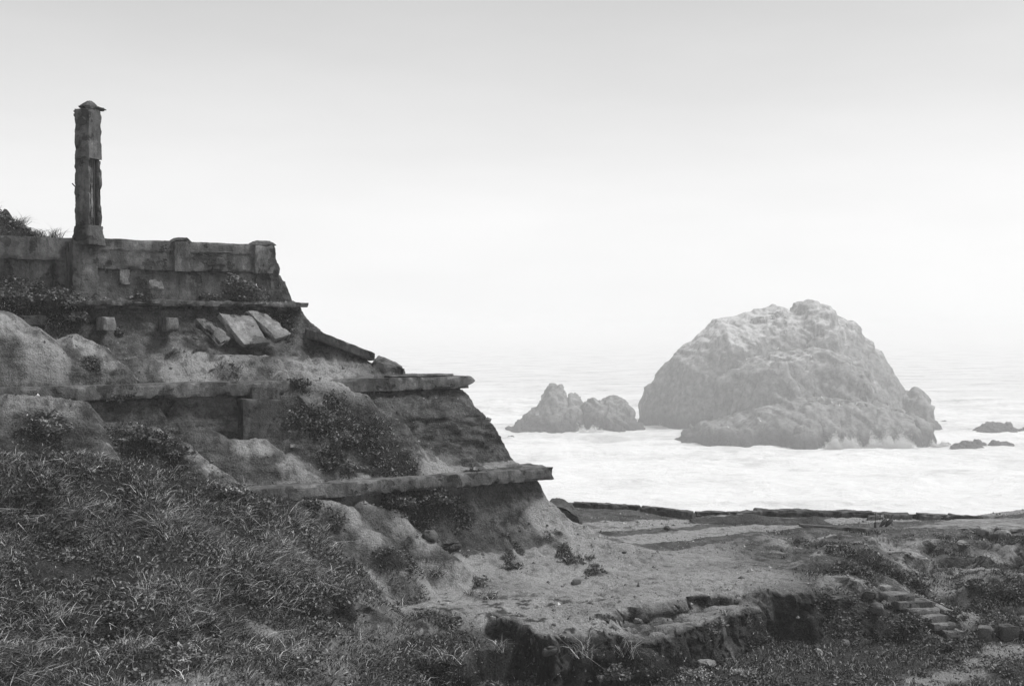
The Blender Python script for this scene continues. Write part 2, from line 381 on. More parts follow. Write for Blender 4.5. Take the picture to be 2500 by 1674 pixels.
def plain(X, Y):
    n1 = fbm(X*.35, Y*.35, 3.1, 3, 11); n2 = fbm(X*1.3, Y*1.3, .7, 3, 12)
    rough = .05+.22*sstep((X-7.5)/4)*sstep((47-Y)/4)
    plat = -8.0-.02*np.clip(X-12, 0, 20)+n1*rough*2.2+n2*rough
    # a shallow second bench with a crumbling rim, and weathered banks to the right
    yu = np.interp(X, UPSC[:, 0], UPSC[:, 1]); inX = sstep((X-2.75)/.35)*sstep((8.6-X)/.8)
    plat = plat-.34*inX*sstep((yu+n2*.25-Y)/.28)
    yb = 39.2-.22*(X-12)+n1*1.6
    plat = plat-.55*sstep((X-10.5)/1.5)*sstep((yb-Y)/.7)
    yb2 = 43.5-.1*(X-14)+n2*1.0
    plat = plat-.4*sstep((X-12.5)/1.5)*sstep((yb2-Y)/.6)
    plat = plat-.3*sstep((Y-45.3)/4)*sstep((X-5)/3)
    z1 = sstep((X+.2)/1.5)*sstep((10.5-X)/2)*sstep((Y-29)/1)*sstep((37.0-Y)/2)
    z2 = sstep((X-9)/2)*sstep((46-Y)/2)
    n3 = fbm(X*.75+.2*n2, Y*1.15, 9.1, 4, 15, .6)
    plat = plat-(.10*sstep((n3-.05)/.06)+.12*sstep((n3-.3)/.06))*z1-(.22*sstep((n3-.0)/.08)+.2*sstep((n3-.25)/.08))*z2
    low = -9.42+.12*n1+.05*n2-.012*np.clip(30-Y, 0, 40)
    t = edge_t(X, Y); t = .5*sstep(t)+.5*t
    z = low+(plat-low)*t
    # the cut in which the stairs climb
    sx_ = np.clip((X-11.6)/1.6, 0, 1); cut = sstep((X-11.1)/.3)*sstep((13.9-X)/.5)*sstep((Y-33.2)/.4)*sstep((36.1-Y)/.3)
    z = z+(np.minimum(z, -8.62-.95*sx_)-z)*cut
    # the seaward lip and the drop to the water
    lip = np.interp(X, [-40, 2, 8, 12, 22, 40], [52.6, 52.6, 50.2, 49.6, 50.5, 51])
    return z-(ZC-6)*sstep((Y-lip-.6)/7)
def edge_t(X, Y):
    ye = np.interp(X, EDGE[:, 0], EDGE[:, 1])+.6*fbm(X*1.0, Y*.4, 5.5, 5, 14, .62)*sstep((X+1)/1.0)
    wd = np.interp(X, [-14, -3, -1.2, -.5, .7, 1.15, 1.6, 4.5, 8.5, 9.2, 11, 13, 17, 25], [6, 5, 2.0, .35, .35, .4, .5, .45, .45, 1.4, 1.6, 1.8, 3.5, 5])
    wd = wd*(1+.7*np.clip(fbm(X*.8, Y*.2, 2.2, 3, 16)*1.5, -.6, 1.2))
    return np.clip((Y-ye)/wd+1, 0, 1)
def hill(u, v):
    X, Y = xy(u, v)
    vw = v+.10*fbm(u*.9, v*.9, 1.5, 3, 21)+.16*vnoise(u*.35, 0, 8.8, 22)*sstep((v-1.0)/.8)
    gul = (np.abs(vnoise(u*1.5, v*.25, 2.2, 25)))*.25*sstep((.3-v)/.4)*sstep((v+2.5)/1)
    gul = gul+.18*np.abs(vnoise(u*1.2, v*.3, 7.2, 26))*sstep((v-4.6)/.4)*sstep((5.9-v)/.15)
    k2 = sstep((u+7)/1.6)
    z = np.interp(vw-gul, PROF[:, 0], PROF[:, 1])*(1-k2)+np.interp(vw-gul, PROF2[:, 0], PROF2[:, 1])*k2
    rz = np.full(np.shape(u), -99.0)
    for i, (pts, hw, k) in enumerate(RIDGES):                        # each spur stays on its own terrace
        vmin = 2.9 if i in (0, 1, 9) else (.4 if i in (2, 3, 4, 5, 8) else -9)
        r = seg_max(u, v, pts, hw*(1+.2*vnoise(u*.9, v*.9, 4+i, 27)), k)
        z = smax(z, np.where(v > vmin, r, -99), .08)
    # never let earth climb over the front faces of the ledges
    for v0, ztop, umin in ((0.0, -5.05, -10.2), (2.78, -2.0, -99)):
        lim = np.where((v > v0-.35) & (v < v0+.42) & (u > umin) & ~((u > -8.8) & (u < -6.5) & (v0 > 1)), ztop-.25, 99)
        z = np.minimum(z, lim)
    e = np.interp(u+.25*fbm(v*.8, u*.8, 6, 3, 28)-.03*np.clip(v-3, 0, 9), ENDZ[:, 0], ENDZ[:, 1])
    z = smin(z, e, .12)
    # land behind the parapet, falling to the sea
    bk = np.interp(u, BACK[:, 0], BACK[:, 1])
    back = bk-.25*np.clip(9.6-v, 0, 9)**2*sstep((9.6-v)/.6)
    back = np.where(v > 8.45, np.minimum(back, bk), -20)
    z = np.where((v > 8.45) & (u < -11), np.maximum(z, back), z)
    front = np.interp(v, [6.4, 7.0, 8.4], [.95, 1.1, 1.45])          # floor before the set-back wall
    z = np.where((u < -14.55) & (v > 6.4) & (v <= 8.45), front, z)
    return z
def terrain(u, v):
    X, Y = xy(u, v)
    n1 = fbm(u*.6, v*.6, 2.0, 3, 31)
    g = crest(u)-.42*np.clip(-v-.6, 0, 40)-.12*np.clip(v+.6, 0, 2)-3*np.clip(v-1.5, 0, 9)
    g = g+.32*n1*sstep((-v-.2)/1.2)
    g = g-.55*sstep((vnoise(u*.32+4, v*.5+.2*n1, 1.0, 33)-.15)/.3)*sstep((-1.0-v)/.8)*sstep((9+v)/2)*sstep((-8-u)/2)
    h = hill(u, v)
    pl = plain(X, Y)
    z = smax(smax(g, pl, .25), np.where(v > -7, h, -60), .18)
    return np.maximum(z, SEA-.9)
us = np.concatenate([np.arange(-31, -22, .16), np.arange(-22, 6, .075), np.arange(6, 34, .095)])
vs = np.concatenate([np.arange(-33, -12, .10), np.arange(-12, -6, .06), np.arange(-6, -2.2, .08), np.arange(-2.2, 7.2, .05), np.arange(7.2, 9.6, .1), np.arange(9.6, 24, .3)])
U, V_ = np.meshgrid(us, vs, indexing='ij')
Xg, Yg = xy(U, V_)
keep = (Yg > 12) & (Yg < 64) & (np.abs(Xg) < .50*Yg+6)
Zg = np.full(U.shape, SEA-1)
Zg[keep] = terrain(U[keep], V_[keep])
# small relief, and outward crumbling of the steep faces
gz = np.abs(np.gradient(Zg, axis=1)/np.gradient(V_, axis=1)); steep = sstep((gz-.7)/.9)*keep
Xk, Yk, Zk = Xg[keep], Yg[keep], Zg[keep]; sk = steep[keep]; uk, vk = U[keep], V_[keep]
hillk = sstep((vk+3)/1.0)*sstep((4-uk)/2)
micro = .07*fbm(Xk*1.8, Yk*1.8, Zk*1.8, 4, 41, .55)+(.03+.035*hillk)*fbm(Xk*5, Yk*5, Zk*5, 3, 43, .65)
micro = micro+.13*(ridged(uk*.9, vk*.7, Zk*.4, 3, 46)-.25)*hillk*sstep((gz[keep]-.25)/.4)
micro = micro-.10*sstep((ridged(uk*1.6+.3*vnoise(vk, uk, 1, 49), vk*.35, 1.0, 2, 50)-.25)/.4)*hillk*sstep((gz[keep]-.3)/.4)
saw = (Zk*2.5+.12*uk+2.6*fbm(uk*.3, vk*.5, Zk*.55, 4, 44)) % 1.0
strata = (saw**1.5-.4)*.24*(.2+.8*(vnoise(uk*.7, vk*.7, Zk*1.5, 47) > -.2))
crumble = fbm(uk*1.6, vk*1.6, Zk*2.2, 5, 45, .6)*.30
oth = sstep((vk-.5)/.5)*sstep((3.6-vk)/.4)*sstep((uk+10)/2)
Zg[keep] = Zk+micro*(1-.5*sk)
bk_ = (vk < -4)*1.0
push = -((strata*(.15+.85*oth)+crumble*(.8-.35*oth+.9*bk_))*sk)
push = push-(.22*(ridged(uk*1.25+.55*Zk, vk*.4, Zk*.35, 3, 54)-.15)+.20*(ridged(uk*.9, vk*.9, Zk*1.3, 4, 48)-.2)+.22*(((Zk*2.1+1.3*fbm(uk*.6, vk*.6, Zk*.5, 3, 52)) % 1.0)**2-.3))*sk*bk_
nearledge = ((np.abs(vk-0) < .12) | (np.abs(vk-2.78) < .12))
push = np.where(nearledge, np.maximum(push, 0), push)
Xg[keep] += VX*push; Yg[keep] += VY*push
TV = np.stack([Xg, Yg, Zg], -1).reshape(-1, 3); keepf = keep.ravel()
FA = grid_faces(*U.shape); FA = FA[keepf[FA].all(1)]
TPX = CX+F*TV[:, 0]/np.maximum(TV[:, 1], 1); TPY = HY-F*TV[:, 2]/np.maximum(TV[:, 1], 1)
_ok = keepf & (TPX > -300) & (TPX < 2800) & (TPY < 1900)
_I = np.where(_ok)[0]; _tx, _ty, _td = TPX[_I], TPY[_I], TV[_I, 1]
def hit(px, py, r=7):
    """the ground point that stands at this spot of the photograph"""
    while True:
        m = (np.abs(_tx-px) < r) & (np.abs(_ty-py) < r)
        if m.any(): break
        r *= 1.6
        if r > 200: return PZ(px, max(py, 1250), -8)
    c = np.where(m)[0]; k = c[np.argmin(_td[c])]
    return TV[_I[k]].copy()
NV = len(TV)
def blob(val, spots, soft=.5):
    """raise val around ground spots (px, py, radius_m[, strength])"""
    for s in spots:
        p = hit(s[0], s[1]); r = s[2]; st = s[3] if len(s) > 3 else 1.0
        d = np.sqrt(((TV-p)**2).sum(1))
        val[:] = np.maximum(val, st*sstep((r*(1+soft)-d)/(r*2*soft)))
uf, vf = U.ravel(), V_.ravel(); sf = steep.ravel()
patch = fbm(TV[:, 0]*.8, TV[:, 1]*.8, TV[:, 2]*.8, 4, 51)
A_pl = np.zeros(NV); A_dk = np.zeros(NV); A_sand_lit = np.zeros(NV)
ge = crest(uf)-.42*np.clip(-vf-.6, 0, 40)
bare = sstep((fbm(TV[:, 0]*.7, TV[:, 1]*.7, TV[:, 2]*.7, 3, 53)-.22)/.12)
onslope = sstep((-.25-vf+.4*patch)/.5)*sstep((-8.3-uf+1.0*patch-.35*(vf+2))/1.2)
A_pl = np.maximum(A_pl, onslope)
lowg = sstep((-8.45-TV[:, 2])/.5)*(TV[:, 1] < 41)
A_pl = np.maximum(A_pl, lowg*.75)
blob(A_pl, [(60, 720, 1.1), (150, 740, 1.0), (20, 890, .4), (230, 890, .3), (100, 1060, .7), (330, 1080, .8), (430, 1110, .6), (250, 950, .5), (640, 800, .4), (690, 790, .5),
            (790, 1010, 1.1), (880, 1060, 1.0), (940, 1110, .8), (980, 1140, .6), (820, 1130, .7), (980, 1230, 1.0), (1060, 1240, .8), (1120, 1260, .6), (1150, 1180, .5),
            (760, 1240, .4), (820, 1260, .4), (950, 1370, .5), (1020, 1385, .5), (880, 1400, .8), (1000, 1440, .6), (420, 860, .3), (560, 905, .4),
            (1180, 1450, .5, .6), (900, 1480, 1.2), (1050, 1560, 1.2), (2150, 1370, 1.2), (2300, 1390, 1.3), (2230, 1420, .9), (2060, 1340, .7), (2420, 1400, 1.0), (2480, 1480, 1.2), (2350, 1310, 1.0, .8), (2460, 1310, .9, .8),
            (2020, 1480, .7), (2110, 1500, .9), (2200, 1400, 1.0), (1950, 1320, .6, .7), (30, 545, .8), (90, 570, .5), (550, 680, .5)])
blob(A_dk, [(1240, 1545, .55), (1280, 1590, .55), (1310, 1620, .4), (1690, 1560, .7), (1800, 1540, .9), (1880, 1550, .9), (1930, 1570, .6), (1590, 1590, .5), (1640, 1590, .5), (1480, 1590, .35), (1420, 1590, .35),
            (1560, 1495, .28), (1640, 1475, .28), (1720, 1455, .28), (1455, 1520, .35), (1390, 1600, .4), (1720, 1520, .4), (1100, 1300, .8, .55), (1180, 1310, .6, .6), (1350, 1320, .3, .7), (1480, 1293, .35, .8)])
bank = sf*((TV[:, 0] > -1.2) & (TV[:, 0] < 9.6) & (TV[:, 1] < 37.5) & (vf < -3))
et = edge_t(TV[:, 0], TV[:, 1]); face = sstep((et-.02)/.1)*sstep((.97-et)/.08)*sstep((TV[:, 0]+.7)/.3)*sstep((9.4-TV[:, 0])/.6)*(vf < -3)
A_dk = np.maximum(bank*np.clip(.62+1.1*patch, .15, 1.2), face*np.clip(1.15+.7*patch, .5, 1.3)).clip(0, 1)
blob(A_dk, [(1100, 1300, .8, .4), (1180, 1310, .6, .4), (1350, 1320, .3, .6), (1480, 1293, .35, .7), (1240, 1545, .5, .8), (1285, 1595, .5, .9)])
rp = fbm(TV[:, 0]*.55, TV[:, 1]*.9, 4.4, 4, 57, .6)
right = sstep((TV[:, 0]-8.5)/2)*sstep((47-TV[:, 1])/3)*sstep((TV[:, 1]-33)/2)
A_pl = np.maximum(A_pl, right*sstep((rp-.08)/.15)*.9)
A_dk = np.maximum(A_dk, right*sf*.8)
A_sand_lit = np.maximum(A_sand_lit, right*sstep((-.08-rp)/.12)*.75)
plt = sstep((TV[:, 2]+8.5)/.25)*(TV[:, 2] < -7.2)*sstep((48.5-TV[:, 1])/4)*(vf < -1)
A_sand_lit = np.maximum(A_sand_lit, plt*np.clip(.66+.55*rp-.5*sstep((TV[:, 1]-42)/4), 0, .85)*sstep((9.5-TV[:, 0])/3))
lowflat = sstep((.45-gz.ravel())/.3)
A_sand_lit = np.maximum(A_sand_lit, .75*lowflat*((vf > .3) & (vf < 2) | (vf > 3) & (vf < 5)))
blob(A_sand_lit, [(1330, 1260, .8, .8), (1420, 1290, .9, .8), (1380, 1330, .7, .5), (1500, 1350, 1.6, .5), (1300, 1420, 2.0, .5), (1600, 1390, 2.0, .5), (1750, 1410, 1.5, .5), (1850, 1400, 1.4, .6), (2050, 1400, .9, .7), (2130, 1440, .7, .8),
            (2330, 1490, .9, .8), (2400, 1340, 1.1, .6), (2450, 1592, .75, .8), (2405, 1612, .7, .8), (2360, 1632, .7, .8), (2310, 1648, .7, .8), (2260, 1662, .7, .8), (2495, 1578, .8, .8), (2200, 1676, .7, .75), (2430, 1575, .6, .8), (1000, 900, 1.0, .9), (800, 900, 1.5, .8), (500, 890, 1.5, .7), (880, 1175, 1.0, .7), (1080, 1140, .9, .7), (750, 1178, .8, .6), (20, 775, .6, .85), (60, 800, .5, .85), (95, 850, .45, .8), (125, 890, .4, .8), (180, 825, .35, .8), (225, 845, .35, .8), (265, 875, .35, .7), (60, 975, .7, .5), (150, 985, .5, .5), (330, 1045, .35, .7), (400, 1058, .35, .75), (470, 1100, .35, .75), (520, 1135, .3, .7), (590, 1080, .4, .7), (640, 1085, .4, .8), (700, 1125, .4, .75), (800, 1232, .5, .6), (860, 1255, .45, .7), (905, 1305, .4, .7), (985, 1275, .4, .7), (1040, 1320, .4, .7)])  # the spots along the spur crests paint their lit tops pale
A_pl *= 1-.9*np.clip(A_sand_lit-.45, 0, .5)*2*(A_sand_lit > .55)
sp1 = fbm(TV[:, 0]*2.6, TV[:, 1]*3.2, 1.7, 3, 58, .6); zn = sstep((TV[:, 0]+6)/3)*sstep((5.5-TV[:, 0])/2)*sstep((TV[:, 1]-29)/1)*sstep((36-TV[:, 1])/2.5)*(vf < -3)
A_dk = np.maximum(A_dk, .9*zn*sstep((sp1-.16)/.1)*sstep((36.5-TV[:, 1])/5+.2))
tz = sstep((vf+3.4)/.6)*sstep((-.2-vf)/.4)*sstep((uf+5.5)/1)*sstep((1.8-uf)/1)
sp2 = fbm(TV[:, 0]*1.1, TV[:, 1]*1.1, TV[:, 2]*1.1, 4, 59, .6)
A_pl = np.maximum(A_pl, .8*tz*sstep((sp2-.05)/.12)); A_sand_lit = A_sand_lit*(1-.8*tz*sstep((sp2-.05)/.12))
sp3 = fbm(TV[:, 0]*1.9, TV[:, 1]*1.9, TV[:, 2]*1.9, 3, 60, .6)
A_dk = np.maximum(A_dk, .55*((vf > .5) & (vf < 6))*sstep((sp3-.28)/.1))
A_pl *= 1-.85*np.clip(A_dk, 0, 1)
A_st = np.maximum(sf*((vf > .6) & (vf < 3.6)), .55*((vf > -2) & (uf < 3)))
AT = dict(plants=A_pl, dark=A_dk, sand_lit=A_sand_lit, strata=A_st)
def sub(name, fmask, label):
    f = FA[fmask]; used = np.unique(f); mp = np.full(NV, -1); mp[used] = np.arange(len(used))
    return mesh_obj(name, TV[used], mp[f], 'earth', attrs={k: a[used] for k, a in AT.items()}, label=label, kind='structure')
fv, fu = vf[FA].mean(1), uf[FA].mean(1)
onhill = (fv > -2.2) & (fu < 4.0)
sub('hillside', onhill, 'eroded sandy hillside cut by three concrete ledges')
sub('ground', ~onhill, 'trampled gravel plateau, grassy slope and hollow below the terraces')
# the crumbling earth bank between the plateau and the hollow
def earth_bank():
    n, m = 330, 34
    X = np.linspace(-.85, 9.45, n); Ye = np.full(n, 31.0)
    def yedge(X, Y): return np.interp(X, EDGE[:, 0], EDGE[:, 1])+.6*fbm(X*1.0, Y*.4, 5.5, 5, 14, .62)*sstep((X+1)/1.0)
    for _ in range(4): Ye = yedge(X, Ye)
    zt_ = plain(X, Ye+.3); zb_ = np.minimum(plain(X, Ye-1.3), zt_-.25)-.12
    T = np.linspace(0, 1, m); XX = np.repeat(X[:, None], m, 1)
    prof = np.interp(T, [0, .05, .1, .3, .6, 1.0], [.38, .12, -.02, -.08, -.26, -.66])
    ends = sstep(np.minimum(X+.85, 9.45-X)/.5)[:, None]
    YY = Ye[:, None]+prof[None]*(.3+.7*ends)+.35*(1-ends)
    ZZ = zt_[:, None]+.0+.05*fbm(X*2.2, Ye, 0, 3, 208)[:, None]*sstep((T-.02)/.06)[None]+(zb_-zt_)[:, None]*np.interp(T, [0, .05, .1, 1.0], [0, .0, .03, 1.0])[None]
    k = sstep((T-.03)/.1)[None]*ends
    d = .30*(ridged(XX*1.0+.5*ZZ, ZZ*.3, 1.0, 2, 201)-.2)+.20*(ridged(XX*2.3+.4*ZZ, YY*.5, ZZ*1.1, 3, 202)-.2)+.09*fbm(XX*5, YY*5, ZZ*5, 4, 203, .65)
    lay = ((ZZ*3.2+1.4*fbm(XX*.7, ZZ*.7, 0, 3, 204)) % 1.0)
    d = d+.05*(lay**2-.3)
    YY = YY-d*k; XX = XX+.12*fbm(XX*2, ZZ*3, 3.0, 3, 205)*k; ZZ = ZZ+.05*fbm(XX*3, YY*3, ZZ*3, 3, 206)*k
    V = np.stack([XX, YY, ZZ], -1).reshape(-1, 3); z0 = np.zeros(len(V))
    dk = np.clip(.8+.9*fbm(XX*1.2, ZZ*1.2, 7.0, 4, 207, .6)-.55*(1-k*1.0)-.9*sstep((d-.16)/.2), 0, 1)
    mesh_obj('earth_bank', V, grid_faces(n, m)[:, ::-1], 'earth', attrs=dict(plants=z0, dark=dk.ravel(), sand_lit=(.35*(1-k)*np.ones_like(dk)).ravel(), strata=z0+.8), sharp=60, label='dark crumbling earth bank dropping from the plateau into the hollow', kind='structure')
earth_bank()
# triangulated sampling of the ground for scattered plants
ta = TV[FA[:, 1]]-TV[FA[:, 0]]; tb = TV[FA[:, 3]]-TV[FA[:, 0]]
FNn = np.cross(ta, tb); FAr = np.linalg.norm(FNn, axis=1); FNn /= FAr[:, None]+1e-12
FNn *= np.sign(FNn[:, 2:3]+1e-9)
FC = TV[FA].mean(1); FPX = CX+F*FC[:, 0]/FC[:, 1]; FPY = HY-F*FC[:, 2]/FC[:, 1]
inview = (np.abs(FC[:, 0]) < .47*FC[:, 1]+1.5) & (FPY < 1800)
def scatter(weight, n):
    wgt = FAr*weight*inview; c = np.cumsum(wgt); k = np.searchsorted(c, rng.random(n)*c[-1])
    k = np.clip(k, 0, len(FA)-1)
    s, t = rng.random((n, 1)), rng.random((n, 1))
    q = TV[FA[k]]
    return q[:, 0]*(1-s)*(1-t)+q[:, 1]*s*(1-t)+q[:, 2]*s*t+q[:, 3]*(1-s)*t, FNn[k], k

# ---------------------------------------------------------------- sea
def make_sea():
    xs = np.concatenate([-np.geomspace(7000, 100, 26), np.arange(-98, 420, 1.0), np.geomspace(422, 7000, 26)])
    ys = np.concatenate([np.linspace(-300, 58, 12), np.arange(60, 240, 1.4), np.arange(240, 760, .85), np.geomspace(762, 9000, 60)])
    X, Y = np.meshgrid(xs, ys, indexing='ij')
    fd = sstep((X+98)/40)*sstep((420-X)/40)*sstep((Y-60)/15)*sstep((1100-Y)/400)
    Z = np.zeros(X.shape)
    m = fd > 0; x, y = X[m], Y[m]
    wz = .6*np.sin(y*.085+2.6*fbm(x*.02, y*.02, 0, 2, 61)+x*.015)+.8*ridged(x*.035, y*.06, 2.0, 5, 62)+.55*fbm(x*.16, y*.28, 4, 4, 63)
    Z[m] = wz*fd[m]*1.25
    surf = np.zeros(X.shape)
    surf[m] = fd[m]*(.45+.45*sstep((fbm(x*.015, y*.03, 5.0, 3, 64)+.35)/.5)*sstep((740-y)/190)+.35*sstep((500-y)/140))
    V = np.stack([X, Y, SEA+Z], -1).reshape(-1, 3)
    mesh_obj('sea', V, grid_faces(*X.shape), 'sea_water', attrs=dict(surf=surf.ravel()), label='pale foaming ocean surf fading into fog', kind='structure')
make_sea()

# ---------------------------------------------------------------- sea rocks
def tier(X, Y, sil, D, wf, wb, p=2.6, q=.62, base=SEA-.5, skew=0):
    D, wf, wb = D*Q, wf*Q, wb*Q
    s = np.array(sil, float); sx = (s[:, 0]-CX)/F*D; sz = -(s[:, 1]-HY)/F*D
    top = np.interp(X, sx, sz, left=base-6, right=base-6)
    t = (Y-D)/np.where(Y < D, wf, wb)
    # the crest line pulls in towards the ends, so the plan is rounded
    mid = (sx[0]+sx[-1])/2; hw = (sx[-1]-sx[0])/2
    t = t/np.clip(1.02-np.abs((X-mid)/hw)**3, .12, 1)
    sh = np.clip(1-np.abs(t)**p, 0, 1)**q
    return np.where(np.abs(t) < 1, base+(top-base)*sh, base-6*np.minimum(np.abs(t)-.0, 2)*.3)
def sea_rock(name, tiers, box, res, amp, label, cat='sea rock', seed=0, gu=None, group=None, fr=1.0):
    x0, x1, y0, y1 = [b*Q for b in box]; res *= Q; amp *= Q
    xs, ys = np.arange(x0, x1, res), np.arange(y0, y1, res)
    X, Y = np.meshgrid(xs, ys, indexing='ij')
    wx = X+fbm(X*.07, Y*.07, 1, 4, seed)*amp*.9; wy = Y+fbm(X*.07, Y*.07, 7, 4, seed+3)*amp*1.6
    Z = np.full(X.shape, SEA-6.0)
    for i, t in enumerate(tiers):
        q_ = tier(wx+(i > 0)*amp*2.5*fbm(X*.05, Y*.05, i*4.0, 4, seed+20+i), wy+(i > 0)*amp*4*fbm(X*.06, Y*.06, i*5.0, 4, seed+30+i, .6), *t)
        q_ = q_+(i > 0)*(q_ > SEA)*amp*1.6*ridged(X*.07, Y*.07, i*3.0, 4, seed+40+i)
        Z = smax(Z, q_, .9*Q) if len(tiers) > 1 else np.maximum(Z, q_)
    up = sstep((Z-SEA+2)/3)
    gx, gy = np.gradient(Z, res, res)
    nl = np.sqrt(gx*gx+gy*gy+1); nx, ny, nz = -gx/nl, -gy/nl, 1/nl
    Xo, Yo, Zo = X, Y, Z; X, Y, Z = X*fr, Y*fr, Z*fr
    a_ = X*.8-Z*.6; b_ = X*.6+Z*.8                     # the beds dip to the right
    wr = fbm(X*.03, Y*.03, Z*.03, 3, seed+4)*6
    dsp = amp*(1.5*(ridged((a_+wr)*.035, Y*.02, b_*.075, 3, seed+5)-.3)+.95*(ridged((a_+wr)*.11, Y*.06, b_*.17, 5, seed+6)-.25)+.38*(ridged(X*.24, Y*.24, Z*.28, 4, seed+7)-.2))*up
    dsp = dsp-amp*1.2*sstep((vnoise((a_+wr)*.05, Y*.04, b_*.03, seed+8)-.35)/.12)*up*(np.hypot(gx, gy) > .5)
    crk = sstep((ridged((a_+wr*1.5)*.075, Y*.02, b_*.018, 2, seed+17)-.62)/.2)+.7*sstep((ridged(a_*.03, Y*.02, (b_+wr)*.11, 2, seed+18)-.66)/.2)
    dsp = dsp-amp*.75*crk*up+amp*.35*(ridged(X*.17, Y*.17, Z*.1, 4, seed+19)-.2)*nz*up
    X, Y, Z = Xo, Yo, Zo
    dsp = dsp*(1-.35*nz)
    Xd, Yd, Zd = X+nx*dsp, Y+ny*dsp, Z+nz*dsp
    V = np.stack([Xd, Yd, Zd], -1).reshape(-1, 3)
    f = grid_faces(*X.shape); kz = Z.ravel(); f = f[(kz[f] > SEA-3).any(1)]
    g = np.zeros(X.shape) if gu is None else gu(X, Y, Z, np.hypot(np.gradient(Zd, axis=1)/res, np.gradient(Zd, axis=0)/res))
    wet = sstep((SEA+9.0-Z+1.2*fbm(X*.3, Y*.3, 0, 3, seed+15))/6.0)*.9
    used = np.unique(f); mp = np.full(len(V), -1); mp[used] = np.arange(len(used))
    return mesh_obj(name, V[used], mp[f], 'sea_rock', attrs=dict(guano=g.ravel()[used], wet=wet.ravel()[used]), smooth=True, label=label, cat=cat, group=group)
S1 = [(1556, 1062), (1561, 1027), (1569, 1000), (1583, 950), (1611, 905), (1655, 864), (1700, 830), (1755, 783), (1811, 772), (1866, 753), (1894, 747), (1927, 759), (1949, 741), (1965, 735), (1983, 730), (1996, 738), (2005, 745), (2016, 761),
      (2055, 775), (2088, 808), (2116, 828), (2138, 861), (2166, 922), (2188, 964), (2205, 1000), (2222, 1052)]
S1b = [(2150, 1060), (2175, 985), (2190, 966), (2216, 966), (2236, 980), (2241, 1011), (2256, 1028), (2268, 1055), (2276, 1080)]
S2 = [(1740, 1060), (1755, 946), (1790, 905), (1850, 888), (1921, 874), (2021, 868), (2090, 892), (2140, 945), (2180, 1000), (2225, 1070)]
S3 = [(1664, 1098), (1680, 1062), (1716, 1050), (1777, 1046), (1838, 1013), (1894, 1002), (1950, 992), (2020, 992), (2088, 988), (2150, 1000), (2200, 1018), (2249, 1034), (2262, 1062), (2272, 1105)]
def guano(X, Y, Z, g):
    hi = sstep((Z-SEA-31)/19); flat = sstep((1.5-g)/1.0); left = sstep((142-X)/54)
    patch_ = fbm(X*.05, Y*.05, Z*.05, 3, 171)
    return .0+.7*hi*(.3+.7*left)+.45*flat*sstep((Z-SEA-12)/12)-.3*sstep((SEA+15-Z)/6)+.5*patch_
sea_rock('sea_stack', [(S1, 352, 30, 38, 2.4, .6), (S1b, 346, 14, 20), (S2, 316, 17, 40, 2.6, .6), (S3, 297, 14, 50, 2.4, .65)], (28, 135, 276, 396), .30, 1.25,
         'huge domed sea stack streaked with pale guano, highest rock in the surf', seed=100, gu=guano)
SA = [(1244, 1046), (1262, 1034), (1300, 1008), (1322, 985), (1338, 955), (1350, 942), (1368, 944), (1378, 955), (1386, 968), (1394, 957), (1408, 953), (1420, 964), (1432, 1000), (1440, 1050)]
SB = [(1420, 1052), (1424, 985), (1440, 976), (1470, 972), (1485, 965), (1505, 966), (1530, 978), (1540, 1000), (1552, 1028), (1572, 1052)]
def guano2(X, Y, Z, g): return -.4+.4*sstep((Z-SEA-12)/6)
sea_rock('sea_rock', [(SA, 338, 11, 14, 1.7, .8)], (-3, 27, 322, 356), .22, 1.15, 'twin-peaked jagged rock, leftmost of the rocks standing in the surf', seed=130, gu=guano2, fr=2.2)
sea_rock('sea_rock', [(SB, 336, 10, 14, 1.8, .75)], (16, 44, 322, 354), .22, 1.15, 'rounded dark rock between the twin-peaked rock and the huge sea stack', seed=140, gu=guano2, fr=2.2)
for i, (sil, D, wf, lab) in enumerate([
    ([(2374, 1068), (2384, 1052), (2405, 1035), (2420, 1031), (2436, 1036), (2452, 1030), (2470, 1038), (2480, 1050), (2486, 1068)], 325, 6, 'largest of the low rocks awash beyond the huge sea stack, two humps'),
    ([(2322, 1108), (2332, 1092), (2352, 1081), (2372, 1080), (2390, 1090), (2400, 1108)], 281, 4, 'low wet rock awash in foam nearest the base of the sea stack'),
    ([(2370, 1104), (2378, 1084), (2390, 1077), (2402, 1082), (2408, 1104)], 288, 3, 'small pointed wet rock close behind the low wet rock in foam'),
    ([(2412, 1098), (2420, 1080), (2430, 1075), (2442, 1082), (2446, 1098)], 292, 3, 'small knob of rock just before the widest low rock at the frame edge'),
    ([(2428, 1100), (2440, 1082), (2460, 1076), (2478, 1082), (2496, 1100)], 288, 4, 'flat wet rock awash in foam near the frame edge'),
    ([(2285, 1040), (2294, 1031), (2304, 1028), (2314, 1033), (2320, 1040)], 362, 3, 'tiny far rock tip in open water right of the sea stack'),
    ([(2294, 1094), (2306, 1083), (2318, 1083), (2330, 1094)], 296, 2.5, 'tiny rock tip in foam touching the foot of the sea stack'),
    ([(1230, 1078), (1240, 1068), (1250, 1067), (1262, 1078)], 312, 2.5, 'tiny rock tip awash below the twin-peaked rock'),
    ([(1640, 1080), (1650, 1071), (1664, 1071), (1676, 1080)], 308, 2.5, 'tiny rock tip awash at the near left foot of the sea stack'),
    ([(2488, 1068), (2496, 1052), (2510, 1046), (2530, 1066)], 325, 4, 'rock cut off by the right frame edge, beside the two-humped low rock')]):
    xa, xb = (sil[0][0]-CX)/F*D, (sil[-1][0]-CX)/F*D
    sea_rock('sea_rock', [(sil, D, wf, wf*1.4, 1.5, .85)], (xa-2, xb+2, D-wf-2, D+wf*1.4+2), .16, .75, lab, seed=150+i*9, group='rocks in the surf', fr=3.5)

